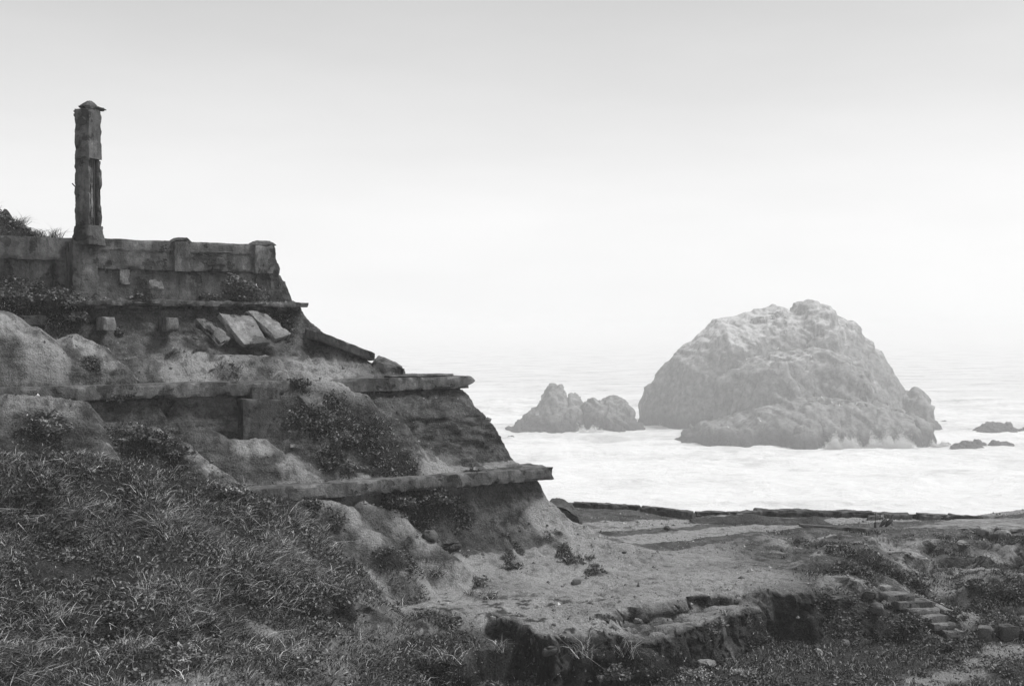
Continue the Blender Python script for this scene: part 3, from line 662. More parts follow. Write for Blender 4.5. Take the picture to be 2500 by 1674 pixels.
# ---------------------------------------------------------------- concrete ledges
def ledge(u0, u1, v1, z, th, v0, seed, rag, label, amp=.025, chip=.07):
    V, f = hexa(uvbox(u0, u1, v0, v1, z-th, z), .085, amp, chip, seed, rag)
    return V, f
V, f = ledge(-11.2, 0.0, 1.5, -4.86, .43, 0.0, 3, .22, '', .012, .08)
mesh_obj('concrete_ledge', V, f, 'concrete', sharp=40, label='lowest long concrete ledge, its blunt end jutting over the sandy cliff', cat='ledge')
V, f = ledge(-24, -1.72, 1.5+2.78, -1.75, .44, 2.78, 5, .5, '', .012, .08)
lab2 = mesh_obj('concrete_ledge', V, f, 'concrete', sharp=40, label='longest concrete ledge crossing the middle of the hillside', cat='ledge')
for k in range(4):
    q = UVZ(-1.85, 2.95+.3*k, -1.9-.06*(k % 2)); e = np.array([UX, UY, 0])
    V, f = tube_m([q-e*.3, q+e*.2, q+e*(.32+.08*(k % 3))+[0, 0, -.05*k]], .012, 5); mesh_obj('reinforcing_bar', V, f, 'rust', lab2)
ts = thing('paving_slab', UVZ(-3.0, 3.3, -1.75), 'thin broken paving slab lying on the end of the middle ledge', 'slab')
V, f = hexa(uvbox(-4.9, -2.25, 2.95, 4.0, -1.75, -1.665), .08, .015, .05, 8, .3)
mesh_obj('slab_sheet', V, f, 'concrete', ts, sharp=40)
u3 = thing('broken_ledge', UVZ(-10, 5.6, .8), 'thin crumbling top ledge with ragged underside at the foot of the parapet wall', 'ledge')
V, f = hexa(uvbox(-15.2, -6.95, 5.58, 6.7, .74, .9), .07, .035, .09, 9, .25, 3.0)
mesh_obj('slab_sheet', V, f, 'old_concrete', u3, sharp=40)
for k in range(16):
    u = -14.3+k*.45+rng.uniform(-.15, .15); s = rng.uniform(.12, .32); h = rng.uniform(.06, .2)
    V, f = hexa(uvbox(u, u+s*1.5, 5.68+rng.uniform(0, .12), 6.1, .76-h, .78), .06, .05, .1, 200+k, freq=4)
    mesh_obj('hanging_lump', V, f, 'old_concrete', u3, sharp=40)

# ---------------------------------------------------------------- parapet wall with pilasters
pw = thing('parapet_wall', UVZ(-11, 6.8, .9), 'stained concrete parapet wall with piers and a broken end, on the top ledge', 'wall')
C = uvbox(-14.45, -7.75, 6.58, 7.15, .75, 1.98)
V, f = hexa(C, .085, .035, .05, 21); mesh_obj('lower_course', V, f, 'old_concrete', pw, sharp=45)
C = uvbox(-14.45, -8.1, 6.50, 7.1, 1.985, 3.0)
V, f = hexa(C, .085, .03, .06, 22); mesh_obj('upper_course', V, f, 'concrete', pw, sharp=45)
C = uvbox(-14.40, -8.3, 6.47, 7.05, 2.62, 2.72)                      # a shallow string course
V, f = hexa(C, .09, .02, .03, 29); mesh_obj('string_course', V, f, 'concrete', pw, sharp=45)
def pilaster(uc, hw, z0, z1, proj, seed, cap=True, lean=0):
    C = np.array(uvbox(uc-hw, uc+hw, 6.5-proj, 7.05, z0, z1))
    C[1, :, 0] += np.array([UX, UY, 0])*lean
    V, f = hexa(C, .075, .035, .07, seed, rag=.1); p = mesh_obj('pilaster', V, f, 'concrete', pw, sharp=45)
    if cap:
        C = np.array(uvbox(uc-hw*1.3, uc+hw*1.2, 6.5-proj, 7.08, 2.97, 3.13))
        for s in (0, 1):
            C[s, :, 1] += np.array([UX, UY, 0])*(.17 if s == 0 else -.17)
        V, f = hexa(C, .07, .02, .05, seed+1); mesh_obj('pier_cap', V, f, 'concrete', p, sharp=45)
pilaster(-11.15, .27, 1.95, 2.985, .13, 31)
pilaster(-8.2, .36, 1.95, 2.985, .12, 33)
# ragged end, leaning out towards its foot
C = np.array(uvbox(-8.0, -7.75, 6.55, 7.1, .75, 2.95)); e = np.array([UX, UY, 0])
C[1, :, 0] += e*.42; C[1, :, 1] += e*(-.02)
V, f = hexa(C, .08, .09, .14, 35, rag=.3, freq=2.6); mesh_obj('broken_end', V, f, 'old_concrete', pw, sharp=50)
C = uvbox(-14.75, -13.95, 6.42, 7.2, .75, 2.9)                        # the stout pier under the column
V, f = hexa(C, .085, .035, .06, 36); mesh_obj('corner_pier', V, f, 'old_concrete', pw, sharp=45)
for k, (u, z, a, b) in enumerate([(-13.05, 1.75, .35, .55), (-12.0, 1.5, .5, .3), (-9.9, 2.35, .7, .3)]):   # flakes of render that still cling on
    V, f = hexa(uvbox(u-a/2, u+a/2, 6.44 if z > 2 else 6.53, 6.56 if z > 2 else 6.62, z-b/2, z+b/2), .06, .03, .12, 41+k, .15, 4); mesh_obj('render_flake', V, f, 'pale_concrete' if k != 2 else 'concrete', pw, sharp=50)
sw = thing('retaining_wall', UVZ(-19, 8.4, 1.4), 'stained retaining wall set back beyond the column, topped by grassy earth', 'wall')
V, f = hexa(uvbox(-26, -14.4, 8.1, 8.6, .9, 2.3), .1, .03, .05, 45); mesh_obj('lower_course', V, f, 'old_concrete', sw, sharp=45)
V, f = hexa(uvbox(-26, -14.4, 8.04, 8.6, 2.305, 3.08), .1, .03, .05, 46); mesh_obj('upper_course', V, f, 'concrete', sw, sharp=45)
V, f = hexa(uvbox(-14.7, -14.3, 7.0, 8.2, .9, 2.95), .1, .03, .05, 47); mesh_obj('return_wall', V, f, 'old_concrete', sw, sharp=45)

# ---------------------------------------------------------------- the column
cc = UVZ(-14.15, 6.75, 2.85)
ct = thing('concrete_column', cc, 'tall lone ruined concrete column with an open slot, standing on the parapet wall', 'column')
ca = math.radians(-25.0); cx_, cy_ = np.array([math.cos(ca), math.sin(ca), 0]), np.array([-math.sin(ca), math.cos(ca), 0])
# local axes: front face normal -cy_ (right face in view), side face normal -cx_
ca = math.radians(20+45); ex_, ey_ = np.array([math.cos(ca-math.pi/4*2+math.radians(0)), math.sin(ca-math.pi/2), 0]), None
fa = math.radians(22)                                           # the corner towards the eye
nR = np.array([math.sin(fa+math.radians(46)), -math.cos(fa+math.radians(46)), 0])   # right face outward
nL = np.array([math.sin(fa-math.radians(44)), -math.cos(fa-math.radians(44)), 0])   # left face outward
corner = P(217, 600, 37.9); corner[2] = 0
a = .60
def cbox(r0, r1, l0, l1, z0, z1, flare=0):
    """r runs from the near corner along the right face, l along the left face (metres)"""
    dr, dl = -nL, -nR
    def pt(r, l, z): return corner+dr*r+dl*l+np.array([0, 0, z])
    return [[[pt(r, l, z) for z in (z0, z1)] for l in (l0, l1)] for r in (r0, r1)]
zt = 7.28; zs0, zs1 = 3.35, 5.62                                   # top, slot from .. to
V, f = hexa(cbox(0, a, 0, a, zs1, zt), .06, .012, .045, 51, freq=4); mesh_obj('upper_shaft', V, f, 'concrete', ct, sharp=45)
V, f = merge([hexa(cbox(-.0, .07, 0, a, zs0-.05, zs1+.01), .06, .03, .07, 52, freq=3), hexa(cbox(.07, a-.12, .2, a, zs0-.05, zs1+.01), .06, .02, .04, 53)])
mesh_obj('lower_shaft', V, f, 'old_concrete', ct, sharp=45)
V, f = hexa(cbox(a-.12, a+.0, .0, a, zs0-.05, zs1+.01), .06, .04, .08, 54, freq=3.5); mesh_obj('slot_jamb', V, f, 'old_concrete', ct, sharp=45)
V, f = hexa(cbox(.17, .28, .06, .16, zs0, zs1-.25), .05, .03, .05, 55, freq=4); mesh_obj('inner_rib', V, f, 'concrete', ct, sharp=45)
V, f = tube_m([corner-nL*.36-nR*.1+[0, 0, zs0], corner-nL*.36-nR*.1+[0, 0, zs1+.05]], .022); mesh_obj('reinforcing_bar', V, f, 'rust', ct)
C = np.array(cbox(-.01, a+.02, -.01, a+.02, 2.75, 3.4))
for i in (0, 1):
    for j in (0, 1):
        o_ = (-nL*(-.10 if i == 0 else .12))+(-nR*(-.10 if j == 0 else .10)); C[i, j, 0] += o_
V, f = hexa(C, .07, .04, .08, 56, freq=3); mesh_obj('base', V, f, 'old_concrete', ct, sharp=45)
C = np.array(cbox(.05, a+.08, -.02, a-.1, zt-.01, zt+.1)); V, f = hexa(C, .06, .05, .1, 57, .15, 4)
cp = mesh_obj('cap_rubble', V, f, 'old_concrete', ct, sharp=45)
C = np.array(cbox(.02, a-.02, .02, a-.1, zt+.06, zt+.27)); m_ = C[:, :, 1].mean((0, 1)); C[:, :, 1] = m_+(C[:, :, 1]-m_)*.25
V, f = hexa(C, .05, .04, .06, 58, .1, 4); mesh_obj('cap_peak', V, f, 'old_concrete', cp, sharp=45)
V, f = tube_m([corner-nL*.3-nR*.0+nR*.0+[0, 0, zt+.07], corner-nL*.55+nR*.03+[0, 0, zt+.06], corner-nL*.75+nR*.05+[0, 0, zt+.035]], [.035, .03, .02]); mesh_obj('cap_bar', V, f, 'rust', ct)
for z, s in ((zt-.08, .1), (zt-.22, .09)):
    V, f = hexa(cbox(-.02, .12, a-.03, a+.07, z-.06, z+.05), .04, .03, .06, 60+int(z*10), freq=5); mesh_obj('chipped_lug', V, f, 'concrete', ct, sharp=45)
V, f = tube_m([corner-nR*.5+[0, 0, 4.62], corner-nR*.72-nL*.02+[0, 0, 4.8]], .02); mesh_obj('rebar_stub', V, f, 'rust', ct)

# ---------------------------------------------------------------- blocks, fallen slabs, stones on the hillside
def block(name, C, label, cat, mat='concrete', res=.07, amp=.03, chip=.06, seed=0, rag=None, freq=2.5, group=None, rnd=0):
    V, f = hexa(C, res, amp, chip, seed, rag, freq, rnd)
    return mesh_obj(name, V, f, mat, sharp=42, label=label, cat=cat, group=group)
def pxblock(px0, px1, py0, py1, v, depth):
    """a block whose front face is parallel to the ledges"""
    a0, a1 = PV(px0, py1, v), PV(px1, py1, v); h = (py1-py0)/F*a0[1]
    d = np.array([VX, VY, 0])*depth; up = np.array([0, 0, h])
    return [[[a0, a0+up], [a0+d, a0+d+up]], [[a1, a1+up], [a1+d, a1+d+up]]]
BT = 'beam ends under the top ledge'
block('beam_end', pxblock(252, 283, 774, 806, 4.75, 1.3), 'square concrete beam end jutting from the bank, beside the leafy shrub', 'beam', seed=71, group=BT, mat='pale_concrete')
block('beam_end', pxblock(405, 437, 775, 809, 4.75, 1.3), 'square concrete beam end jutting from the bank, nearer the fallen slabs', 'beam', seed=72, group=BT, mat='concrete')
block('beam_end', pxblock(54, 112, 770, 798, 4.9, 1.2), 'dark flat beam end half hidden under the shrub near the left mound', 'beam', seed=73, group=BT, mat='old_concrete')
th = np.array([.12, .2, -.17])*1.0
block('fallen_slab', quad_box(PV(535, 763, 5.1), PV(596, 840, 4.2), PV(655, 835, 4.4), PV(622, 770, 5.25), np.array([-.10, .12, -.16])), 'pale tilted slab, middle of the three fallen below the top ledge', 'slab', 'pale_concrete', seed=75, amp=.025)
block('fallen_slab', quad_box(PV(478, 778, 5.0), PV(538, 843, 4.1), PV(566, 822, 4.4), PV(500, 772, 5.2), np.array([-.12, .12, -.16])), 'darkest and narrowest slab, lowest corner of the three fallen below the top ledge', 'slab', 'concrete', seed=76, amp=.04, chip=.12)
block('fallen_slab', quad_box(PV(600, 754, 5.4), PV(672, 826, 4.4), PV(712, 815, 4.6), PV(655, 765, 5.5), np.array([-.10, .12, -.16])), 'tilted slab fringed by plants, closest of the three fallen slabs to the drop', 'slab', 'pale_concrete', seed=77, amp=.04, chip=.1)
q0, q1 = PV(772, 806, 4.6), PV(918, 862, 3.9); q3 = q0+np.array([VX, VY, .03])*1.1; q2 = q1+np.array([VX, VY, .03])*1.1
block('leaning_slab', quad_box(q0, q1, q2, q3, np.array([-.06, .1, -.30])), 'long leaning concrete slab sliding down the bare slope above the middle ledge', 'slab', 'concrete', seed=78, amp=.02)
C = quad_box(PV(905, 878, 3.9), PV(986, 898, 3.4), PV(990, 894, 4.3), PV(925, 862, 4.5), np.array([-.05, .12, -.65]))
block('concrete_chunk', C, 'rounded concrete chunk at the lower end of the long leaning slab', 'rubble', 'concrete', seed=79, amp=.07, chip=.16, rnd=.35)
block('pier_block', pxblock(617, 684, 946, 973, 2.55, 1.0), 'dark square block on top of the buried pier under the middle ledge', 'block', 'old_concrete', seed=80)
block('buried_pier', pxblock(593, 690, 973.5, 1075, 2.4, 1.2), 'dark wide pier half buried under the middle ledge, below a smaller block', 'block', 'old_concrete', seed=81)
block('leaning_beam', quad_box(PV(726, 962, 2.5), PV(764, 1000, 1.9), PV(788, 960, 2.3), PV(755, 945, 2.8), np.array([0, .1, -.45])), 'short concrete beam leaning out beside the buried pier', 'beam', 'concrete', seed=82)
C = quad_box(P(1335, 1222, 41.5), P(1412, 1262, 41.0), P(1425, 1256, 41.8), P(1358, 1206, 42.3), np.array([.03, .1, -.42]))
block('boulder', C, 'dark boulder leaning on the slope beyond the end of the lowest ledge', 'boulder', 'stone', seed=83, amp=.14, chip=.2, freq=2, rnd=.45)
h = hit(1060, 1335)
def stone(px, py, s, label, seed, mat='stone', cat='stone', group=None, flat=.6, rot=None):
    p = hit(px, py); r = rng.uniform(0, 3.1) if rot is None else rot
    ax, ay = np.array([math.cos(r), math.sin(r), 0])*s, np.array([-math.sin(r), math.cos(r), 0])*s*.75
    b = p-ax/2-ay/2-np.array([0, 0, s*flat*.25]); up = np.array([0, 0, s*flat])
    C = [[[b, b+up], [b+ay, b+ay+up]], [[b+ax, b+ax+up], [b+ax+ay, b+ax+ay+up]]]
    block('stone', C, label, cat, mat, max(.045, s/9), s*.2, s*.2, seed, group=group, freq=1.5/s, rnd=.65)
stone(1058, 1308, .55, 'dark stone at the foot of the rounded spur below the lowest ledge', 301)
stone(1100, 1332, .6, 'broad dark stone on the flat just below the rounded spurs', 302, flat=.45)
stone(1637, 1286, .32, 'small dark stone alone on the far gravel plateau', 303)
stone(1402, 1418, .3, 'dark clod alone on the middle of the gravel plateau', 304)
stone(1350, 1596, .4, 'black stone at the foot of the dark pit', 305)
stone(2062, 1566, .28, 'pale stone in the grass below the stairs', 306, mat='pale_concrete')
stone(2005, 1587, .26, 'pale stone in the grass between the dark bank and the path', 307, mat='pale_concrete')
stone(1722, 1613, .5, 'flat pale stone at the foot of the dark embankment', 308, mat='pale_concrete', flat=.35)
stone(1552, 1512, .25, 'pale stone in the notch of the crumbling rim', 309, mat='pale_concrete')
stone(2042, 1460, .42, 'flat stone slab alone beside the head of the stairs', 310, flat=.25, rot=.1)
stone(2345, 1322, .5, 'flat pale slab lying on the far right bank', 311, mat='pale_concrete', flat=.25)
stone(2412, 1300, .9, 'pale tilted slab in the bank under the flat terrace, at far right', 312, mat='pale_concrete', flat=.5)
stone(2452, 1304, .7, 'pale broken slab in the far right bank, nearest the frame edge', 313, mat='pale_concrete', flat=.5)
stone(2120, 1452, .35, 'bare rock outcrop left of the stairs', 314, flat=.7)
stone(2140, 1492, .4, 'rounded rock outcrop beside the lower stairs', 315, flat=.7)
# two dressed blocks by the path
def dressed(px0, px1, py0, py1, z, dep, yaw, label, seed):
    p = PZ((px0+px1)/2, py1, z); wdt = (px1-px0)/F*p[1]*.86; h = (py1-py0)/F*p[1]*.9
    ax = np.array([math.cos(yaw), math.sin(yaw), 0]); ay = np.array([-math.sin(yaw), math.cos(yaw), 0])
    b = p-ax*wdt/2-np.array([0, 0, .06])
    C = [[[b, b+[0, 0, h]], [b+ay*dep, b+ay*dep+[0, 0, h]]], [[b+ax*wdt, b+ax*wdt+[0, 0, h]], [b+ax*wdt+ay*dep, b+ax*wdt+ay*dep+[0, 0, h]]]]
    block('stone_block', C, label, 'block', 'stone', seed=seed, amp=.05, chip=.1, group='blocks beside the path', rnd=.25)
dressed(2387, 2428, 1524, 1566, -9.36, .45, -.35, 'squat worn stone block nearest the foot of the stairs', 91)
dressed(2444, 2494, 1519, 1562, -9.3, .5, .12, 'wider worn stone block between the squat block and the frame edge', 92)
dressed(2494, 2560, 1530, 1560, -9.28, .5, 0, 'stone block cut off by the right frame edge', 93)
# ---------------------------------------------------------------- stairs
ST = [(2168, 2232, 1456), (2196, 2280, 1473), (2220, 2294, 1490), (2253, 2314, 1509), (2282, 2333, 1527), (2313, 2354, 1546)]
st_ = thing('stairs', PZ(2260, 1556, -9.3), 'short flight of worn concrete steps climbing the bank from the path', 'stairs')
for k, (x0, x1, y) in enumerate(ST):
    z = -8.25-.175*k; a0, a1 = PZ(x0, y+1.5, z), PZ(x1, y-2, z)
    d = np.array([-.12, .55, 0]); z += .05; a1[2] = z; a0[2] = z
    V, f = hexa(quad_box(a0, a1+[0, 0, rng.uniform(-.03, .02)], a1+d, a0+d, (0, 0, -.2)), .05, .018, .05, 400+k, rag=.12)
    mesh_obj('step', V, f, 'step_concrete', st_, sharp=42)
# ---------------------------------------------------------------- sea walls along the plateau's edge
def seg_wall(name, pts, hgt, thick, label, seed, mat='old_concrete', cat='wall', amp=.05, chip=.08, down=.35, group=None):
    """pts: (px, py of the top edge, D) at both ends"""
    a, b = P(*pts[0]), P(*pts[1]); d = b-a; d[2] = 0; n_ = np.array([-d[1], d[0], 0])/np.linalg.norm(d)*thick
    C = quad_box(a, b, b+n_, a+n_, (0, 0, -hgt-down))
    V, f = hexa(C, .09, amp, chip*1.6, seed, freq=1.6)
    return mesh_obj(name, V, f, mat, sharp=45, label=label, cat=cat, group=group)
SG = 'low walls along the edge of the plateau'
seg_wall('sea_wall', [(1396, 1226, 51.6), (1560, 1236, 50.6)], .2, .5, 'straight low sea wall beginning behind the boulder', 501, group=SG)
seg_wall('sea_wall', [(1562, 1237, 50.5), (1690, 1250, 49.4)], .2, .5, 'low sea wall tapering out at the gap toward the surf', 502, group=SG)
seg_wall('sea_wall', [(1700, 1251, 50.6), (1856, 1250, 50.9)], .35, .6, 'crumbling low wall just past the gap', 503, group=SG, amp=.1)
seg_wall('sea_wall', [(1846, 1246, 51.2), (2140, 1251, 50.9)], .45, .7, 'long eroded wall in the middle of the plateau edge', 504, group=SG, amp=.07)
seg_wall('sea_wall', [(2136, 1253, 50.4), (2229, 1255, 50.3)], .42, .6, 'square-cut wall piece next to the rounded abutment', 505, group=SG, mat='concrete')
seg_wall('sea_wall', [(2238, 1254, 50.4), (2322, 1259, 50.3)], .42, .6, 'square-cut wall piece beyond the dark gap, with a sloping end', 506, group=SG, mat='concrete')
seg_wall('sea_wall', [(2316, 1257, 50.8), (2400, 1260, 50.6)], .3, .5, 'short crumbling wall piece before the flat terrace', 507, group=SG, amp=.09)
seg_wall('sea_wall', [(2222, 1257, 50.7), (2246, 1257, 50.7)], .4, .4, 'dark recessed wall piece between the two square-cut pieces', 512, group=SG)
C = quad_box(P(2114, 1262, 49.8), P(2156, 1256, 49.8), P(2160, 1254, 50.9), P(2120, 1257, 50.9), (0, 0, -.6))
block('abutment', C, 'rounded pale abutment at the start of the square-cut wall pieces', 'wall', 'concrete', .1, .06, .2, 508)
C = quad_box(P(2200, 1288, 46.6), P(2560, 1291, 46.0), P(2560, 1263, 50.2), P(2330, 1266, 49.8), (0, 0, -.22))
block('flat_terrace', C, 'broad flat pale concrete terrace at the far right edge of the plateau', 'terrace', 'pale_concrete', .16, .04, .1, 509)
C = quad_box(P(2395, 1260, 50), P(2440, 1259, 50), P(2440, 1257, 50.6), P(2395, 1258, 50.6), (0, 0, -.3))
block('low_plinth', C, 'low plinth standing on the flat pale terrace', 'block', 'concrete', .1, .03, .06, 510)
a0, a1 = hit(1955, 1279), hit(2125, 1291)
for k in range(1):
    n_ = np.array([-.05, .35, 0]); C = quad_box(a0+[0, 0, .1], a1+[0, 0, .1], a1+n_+[0, 0, .1], a0+n_+[0, 0, .1], (0, 0, -.35))
    block('kerb', C, 'thin straight concrete kerb along the foot of the low berm', 'kerb', 'concrete', .1, .025, .05, 511)
def berm(pts, hw, h, seed, label):
    W = [P(*p) for p in pts]; L = sum(np.linalg.norm(b-a) for a, b in zip(W[:-1], W[1:])); n = int(L/.12); W = np.array(W)
    s = np.concatenate([[0], np.cumsum(np.linalg.norm(np.diff(W, axis=0), axis=1))]); tt = np.linspace(0, s[-1], n)
    c = np.stack([np.interp(tt, s, W[:, k]) for k in range(3)], -1); m = 13
    th = np.linspace(-1, 1, m); X = c[:, None, 0]+0*th; Y = c[:, None, 1]+th*hw
    tap = sstep(np.minimum(tt, s[-1]-tt)/1.2)[:, None]
    Z = c[:, None, 2]-h+h*(1-th**2)*tap*(1+.5*fbm(X*1.1, Y*1.1, 0, 3, seed))+.06*fbm(X*4, Y*4, 0, 3, seed+1)-.25*(np.abs(th) > .95)
    V = np.stack([X, Y, Z], -1).reshape(-1, 3)
    z0 = np.zeros(len(V)); pl = .5+.5*fbm(X*.9, Y*.9, 2, 3, seed+2).ravel()
    mesh_obj('berm', V, grid_faces(n, m), 'earth', attrs=dict(plants=pl, dark=z0, sand_lit=z0, strata=z0), label=label, cat='berm')
berm([(1690, 1253, 48.6), (1760, 1258, 48.2), (1850, 1258, 48.2), (1960, 1262, 47.8), (2070, 1273, 47.2)], .8, .34, 61, 'long low rough berm of earth before the eroded sea walls')

# ---------------------------------------------------------------- iron, posts, birds
p = hit(118, 1040); V, f = tube_m([PV(108, 1022, 1.75), PV(133, 999, 1.75), PV(141, 1006, 1.75), PV(146, 1040, 1.7)], .028)
mesh_obj('bent_iron_bar', V, f, 'rust', label='thin bent iron bar rising from the left spur', cat='iron bar')
V, f = hexa(uvbox(-17.55, -17.4, 9.6, 9.75, 4.1, 5.05), .07, .01, .02, 71); mesh_obj('post', V, f, 'old_concrete', sharp=40, label='upright post on the grassy rise at the upper left frame edge', cat='post')
p = UVZ(-16.62, 9.6, 3.75); C = quad_box(p, p+[.5, .1, -.12], p+[.5, .3, -.12], p+[0, .3, 0], (0, 0, .42)); C = np.array(C); tip = C[:, :, 1].mean((0, 1))-[.08, 0, 0]
C[:, :, 1] = tip+(C[:, :, 1]-tip)*.2
block('broken_stump', C, 'pointed dark stump on the grassy rise beside the post', 'stump', 'old_concrete', .06, .03, .05, 72)
p = P(2137, 1287, 46.9); V, f = tube_m([p-[0, 0, .1], p+[0, 0, .2]], [.06, .045]); V2, f2 = tube_m([p+[0, 0, .2], p+[.01, 0, .62]], .012); V, f = merge([(V, f), (V2, f2)])
mesh_obj('iron_post', V, f, 'rust', label='short dark iron post at the near end of the flat terrace', cat='post')
def bird(p, s, yaw, mat, lean=.5):
    """a perched seabird: body, neck, head, bill, tail as one skin"""
    pts = np.array([[-.62, 0, .12], [-.4, 0, .2], [-.1, 0, .28], [.18, 0, .36], [.3, 0, .5], [.34, 0, .6], [.43, 0, .63], [.58, 0, .6]])*s
    rad = np.array([.03, .1, .17, .14, .075, .075, .06, .012])*s
    c, n_ = math.cos(lean-.5), math.sin(lean-.5); R = np.array([[c, 0, -n_], [0, 1, 0], [n_, 0, c]]); pts = pts@R.T
    a = [tube_m(pts, rad, 7)]
    for sy in (-.06, .06): a.append(tube_m(np.array([[0, sy, .16], [0.03, sy, -.06]])*s, .018*s, 4))
    V, f = merge(a); cy, sy = math.cos(yaw), math.sin(yaw)
    V = V@np.array([[cy, sy, 0], [-sy, cy, 0], [0, 0, 1]])+p
    return V, f
for (px, py, yw, lab) in [(2163, 1281, .3, 'dark cormorant-like bird on the flat terrace, nearer the iron post'), (2177, 1281, .2, 'dark seabird on the flat terrace, farther from the iron post')]:
    V, f = bird(P(px, py, 47.5), .55, yw, '', 1.0); mesh_obj('seabird', V, f, 'dark_feathers', label=lab, cat='bird', group='dark birds on the terrace')
bpy.context.view_layer.update()
dg = bpy.context.evaluated_depsgraph_get()
def rayhit(px, py):
    d = Vector(P(px, py, 1.0)).normalized(); ok, loc, nn, i, o, m = sc.ray_cast(dg, Vector((0, 0, ZC)), d)
    return np.array(loc)-[0, 0, ZC] if ok else None
GB = [(1314, 1013, 'on the flank of the twin-peaked rock, lower one'), (1309, 1014, 'on the flank of the twin-peaked rock, outer one'), (1777, 1044, 'at the waterline ledge of the stack'), (2005, 971, 'on the mid right ledge, first of four'),
      (2030, 983, 'on the mid right ledge, second of four'), (2049, 990, 'on the mid right ledge, third of four'), (2092, 987, 'on the mid right ledge, last of four'), (1981, 873, 'on the bright upper ledge'), (1822, 879, 'beside the streaked gully'),
      (1866, 780, 'under the left summit, lower'), (1882, 777, 'under the left summit, upper'), (1918, 813, 'below the saddle between summits'), (1900, 852, 'in the middle of the pale face'), (1855, 1028, 'low on the front shelf')]
for k, (px, py, wh) in enumerate(GB):
    q = rayhit(px, py)
    if q is None: continue
    V, f = bird(q+[0, -.2, 0], 1.15, rng.uniform(0, 6), '', .9)
    mesh_obj('gull', V, f, 'feathers', label='white gull perched '+wh, cat='bird', group='gulls on the rocks')

# ---------------------------------------------------------------- spray where the swell breaks
def spray(name, spots, n, label):
    P0 = []
    for (px, py, D, wx, h) in spots:
        k = n//len(spots); c = P(px, py, D*Q); wx *= Q; h *= Q; t = rng.random(k)
        ox = rng.normal(0, wx*.5, k); hh = np.abs(rng.normal(0, .42, k))*h*(.35+1.1*np.clip(.5+fbm(ox*.35+px, py, D, 3, 184)*1.2, 0, 1.4))
        P0.append(np.stack([c[0]+ox, c[1]+rng.normal(0, .8, k), SEA-.1+hh], -1))
    C = np.concatenate(P0); s = rng.uniform(.05, .17, len(C))[:, None, None]
    T = np.array([[1, 1, 1], [1, -1, -1], [-1, 1, -1], [-1, -1, 1]])*.7
    V = (C[:, None]+T[None]*s*rng.uniform(.5, 1.3, (len(C), 4, 1))).reshape(-1, 3); i = np.arange(len(C))[:, None]*4
    f = np.concatenate([i+np.array([[0, 1, 2]]), i+np.array([[0, 3, 1]]), i+np.array([[0, 2, 3]]), i+np.array([[1, 3, 2]])])
    mv = [V]; mf = [f]; o_ = len(V)
    for q, (px, py, D, wx, h) in enumerate(spots):                 # the body of each burst, ragged at the top
        c = P(px, py, D*Q); wx *= Q; h *= Q; gx = np.linspace(-1, 1, 46); gy = np.linspace(-1, 1, 12)
        A, B_ = np.meshgrid(gx, gy, indexing='ij'); X = c[0]+A*wx*1.5; Y = c[1]+B_*1.6
        r_ = np.clip(.5+.8*fbm(X*.28, Y*.3, q*3.1, 4, 181+q, .5), 0.05, 2)
        Z = SEA-.5+h*.75*np.clip((1-A*A), 0, 1)**.7*np.clip(1-B_*B_, 0, 1)*r_
        X = X+.8*fbm(X*.6, Z*.9, q, 3, 182); Y = Y-.8*fbm(X*.5, Z*.7, q+5, 3, 183); v_ = np.stack([X, Y, Z], -1).reshape(-1, 3); g = grid_faces(46, 12)
        mv.append(v_); mf.append(np.concatenate([g[:, [0, 1, 2]], g[:, [0, 2, 3]]])+o_); o_ += len(v_)
    mesh_obj(name, np.concatenate(mv), np.concatenate(mf), 'foam', smooth=True, label=label, kind='stuff')
spray('sea_spray', [(2040, 1095, 280, 2.5, 2.6), (2070, 1093, 280, 2.5, 2.8), (2130, 1095, 279, 3.5, 2.4), (2180, 1092, 279, 3, 3.0), (2215, 1092, 280, 2.5, 2.8), (2290, 1085, 290, 2.5, 1.6),
                    (1437, 1043, 324, 2.2, 2.2), (1455, 1048, 323, 2, 1.2), (1725, 1052, 318, 2, 1.2), (1560, 1042, 344, 2, 1.0), (1600, 1046, 340, 3, .8)], 90000, 'white spray bursting at the feet of the rocks')

# ---------------------------------------------------------------- vegetation
def blades(base, nrm, length, width, tint, lean=None, curl=1.0):
    n = len(base); ang = rng.uniform(0, 2*math.pi, n)
    dirv = np.stack([np.cos(ang), np.sin(ang), np.zeros(n)], -1)
    up = np.array([0, 0, 1.0])*.7+nrm*.35+dirv*rng.uniform(.1, .95, (n, 1))
    if lean is not None: up = up+lean
    up /= np.linalg.norm(up, axis=1)[:, None]
    side = np.cross(up, rng.normal(0, 1, (n, 3))); side /= np.linalg.norm(side, axis=1)[:, None]
    L = length[:, None]; W = width[:, None]*.5
    bend = (dirv*.9+np.array([.15, -.05, -.5])+rng.normal(0, .35, (n, 3)))*curl*rng.uniform(.1, 1.2, (n, 1))
    m = base+up*L*.55+bend*L*.12; t = base+up*L*.88+bend*L*.55
    b = base-nrm*.03
    V = np.stack([b-side*W, b+side*W, m+side*W*.8, m-side*W*.8, t], 1).reshape(-1, 3)
    i = np.arange(n)[:, None]*5
    f = np.concatenate([i+np.array([[0, 1, 2]]), i+np.array([[0, 2, 3]]), i+np.array([[3, 2, 4]])])
    return V, f, np.repeat(tint, 5)
def grass_tint(n, straw):
    t = rng.uniform(.008, .038, n); s = rng.random(n) < straw; t[s] = rng.uniform(.14, .55, s.sum()); return t
clump = fbm(FC[:, 0]*1.1, FC[:, 1]*1.1, FC[:, 2]*1.1, 3, 71)
fp = A_pl[FA].mean(1); fz = FC[:, 2]; fdk = A_dk[FA].mean(1)
slope_w = (onslope*(1-.8*bare))[FA].mean(1)
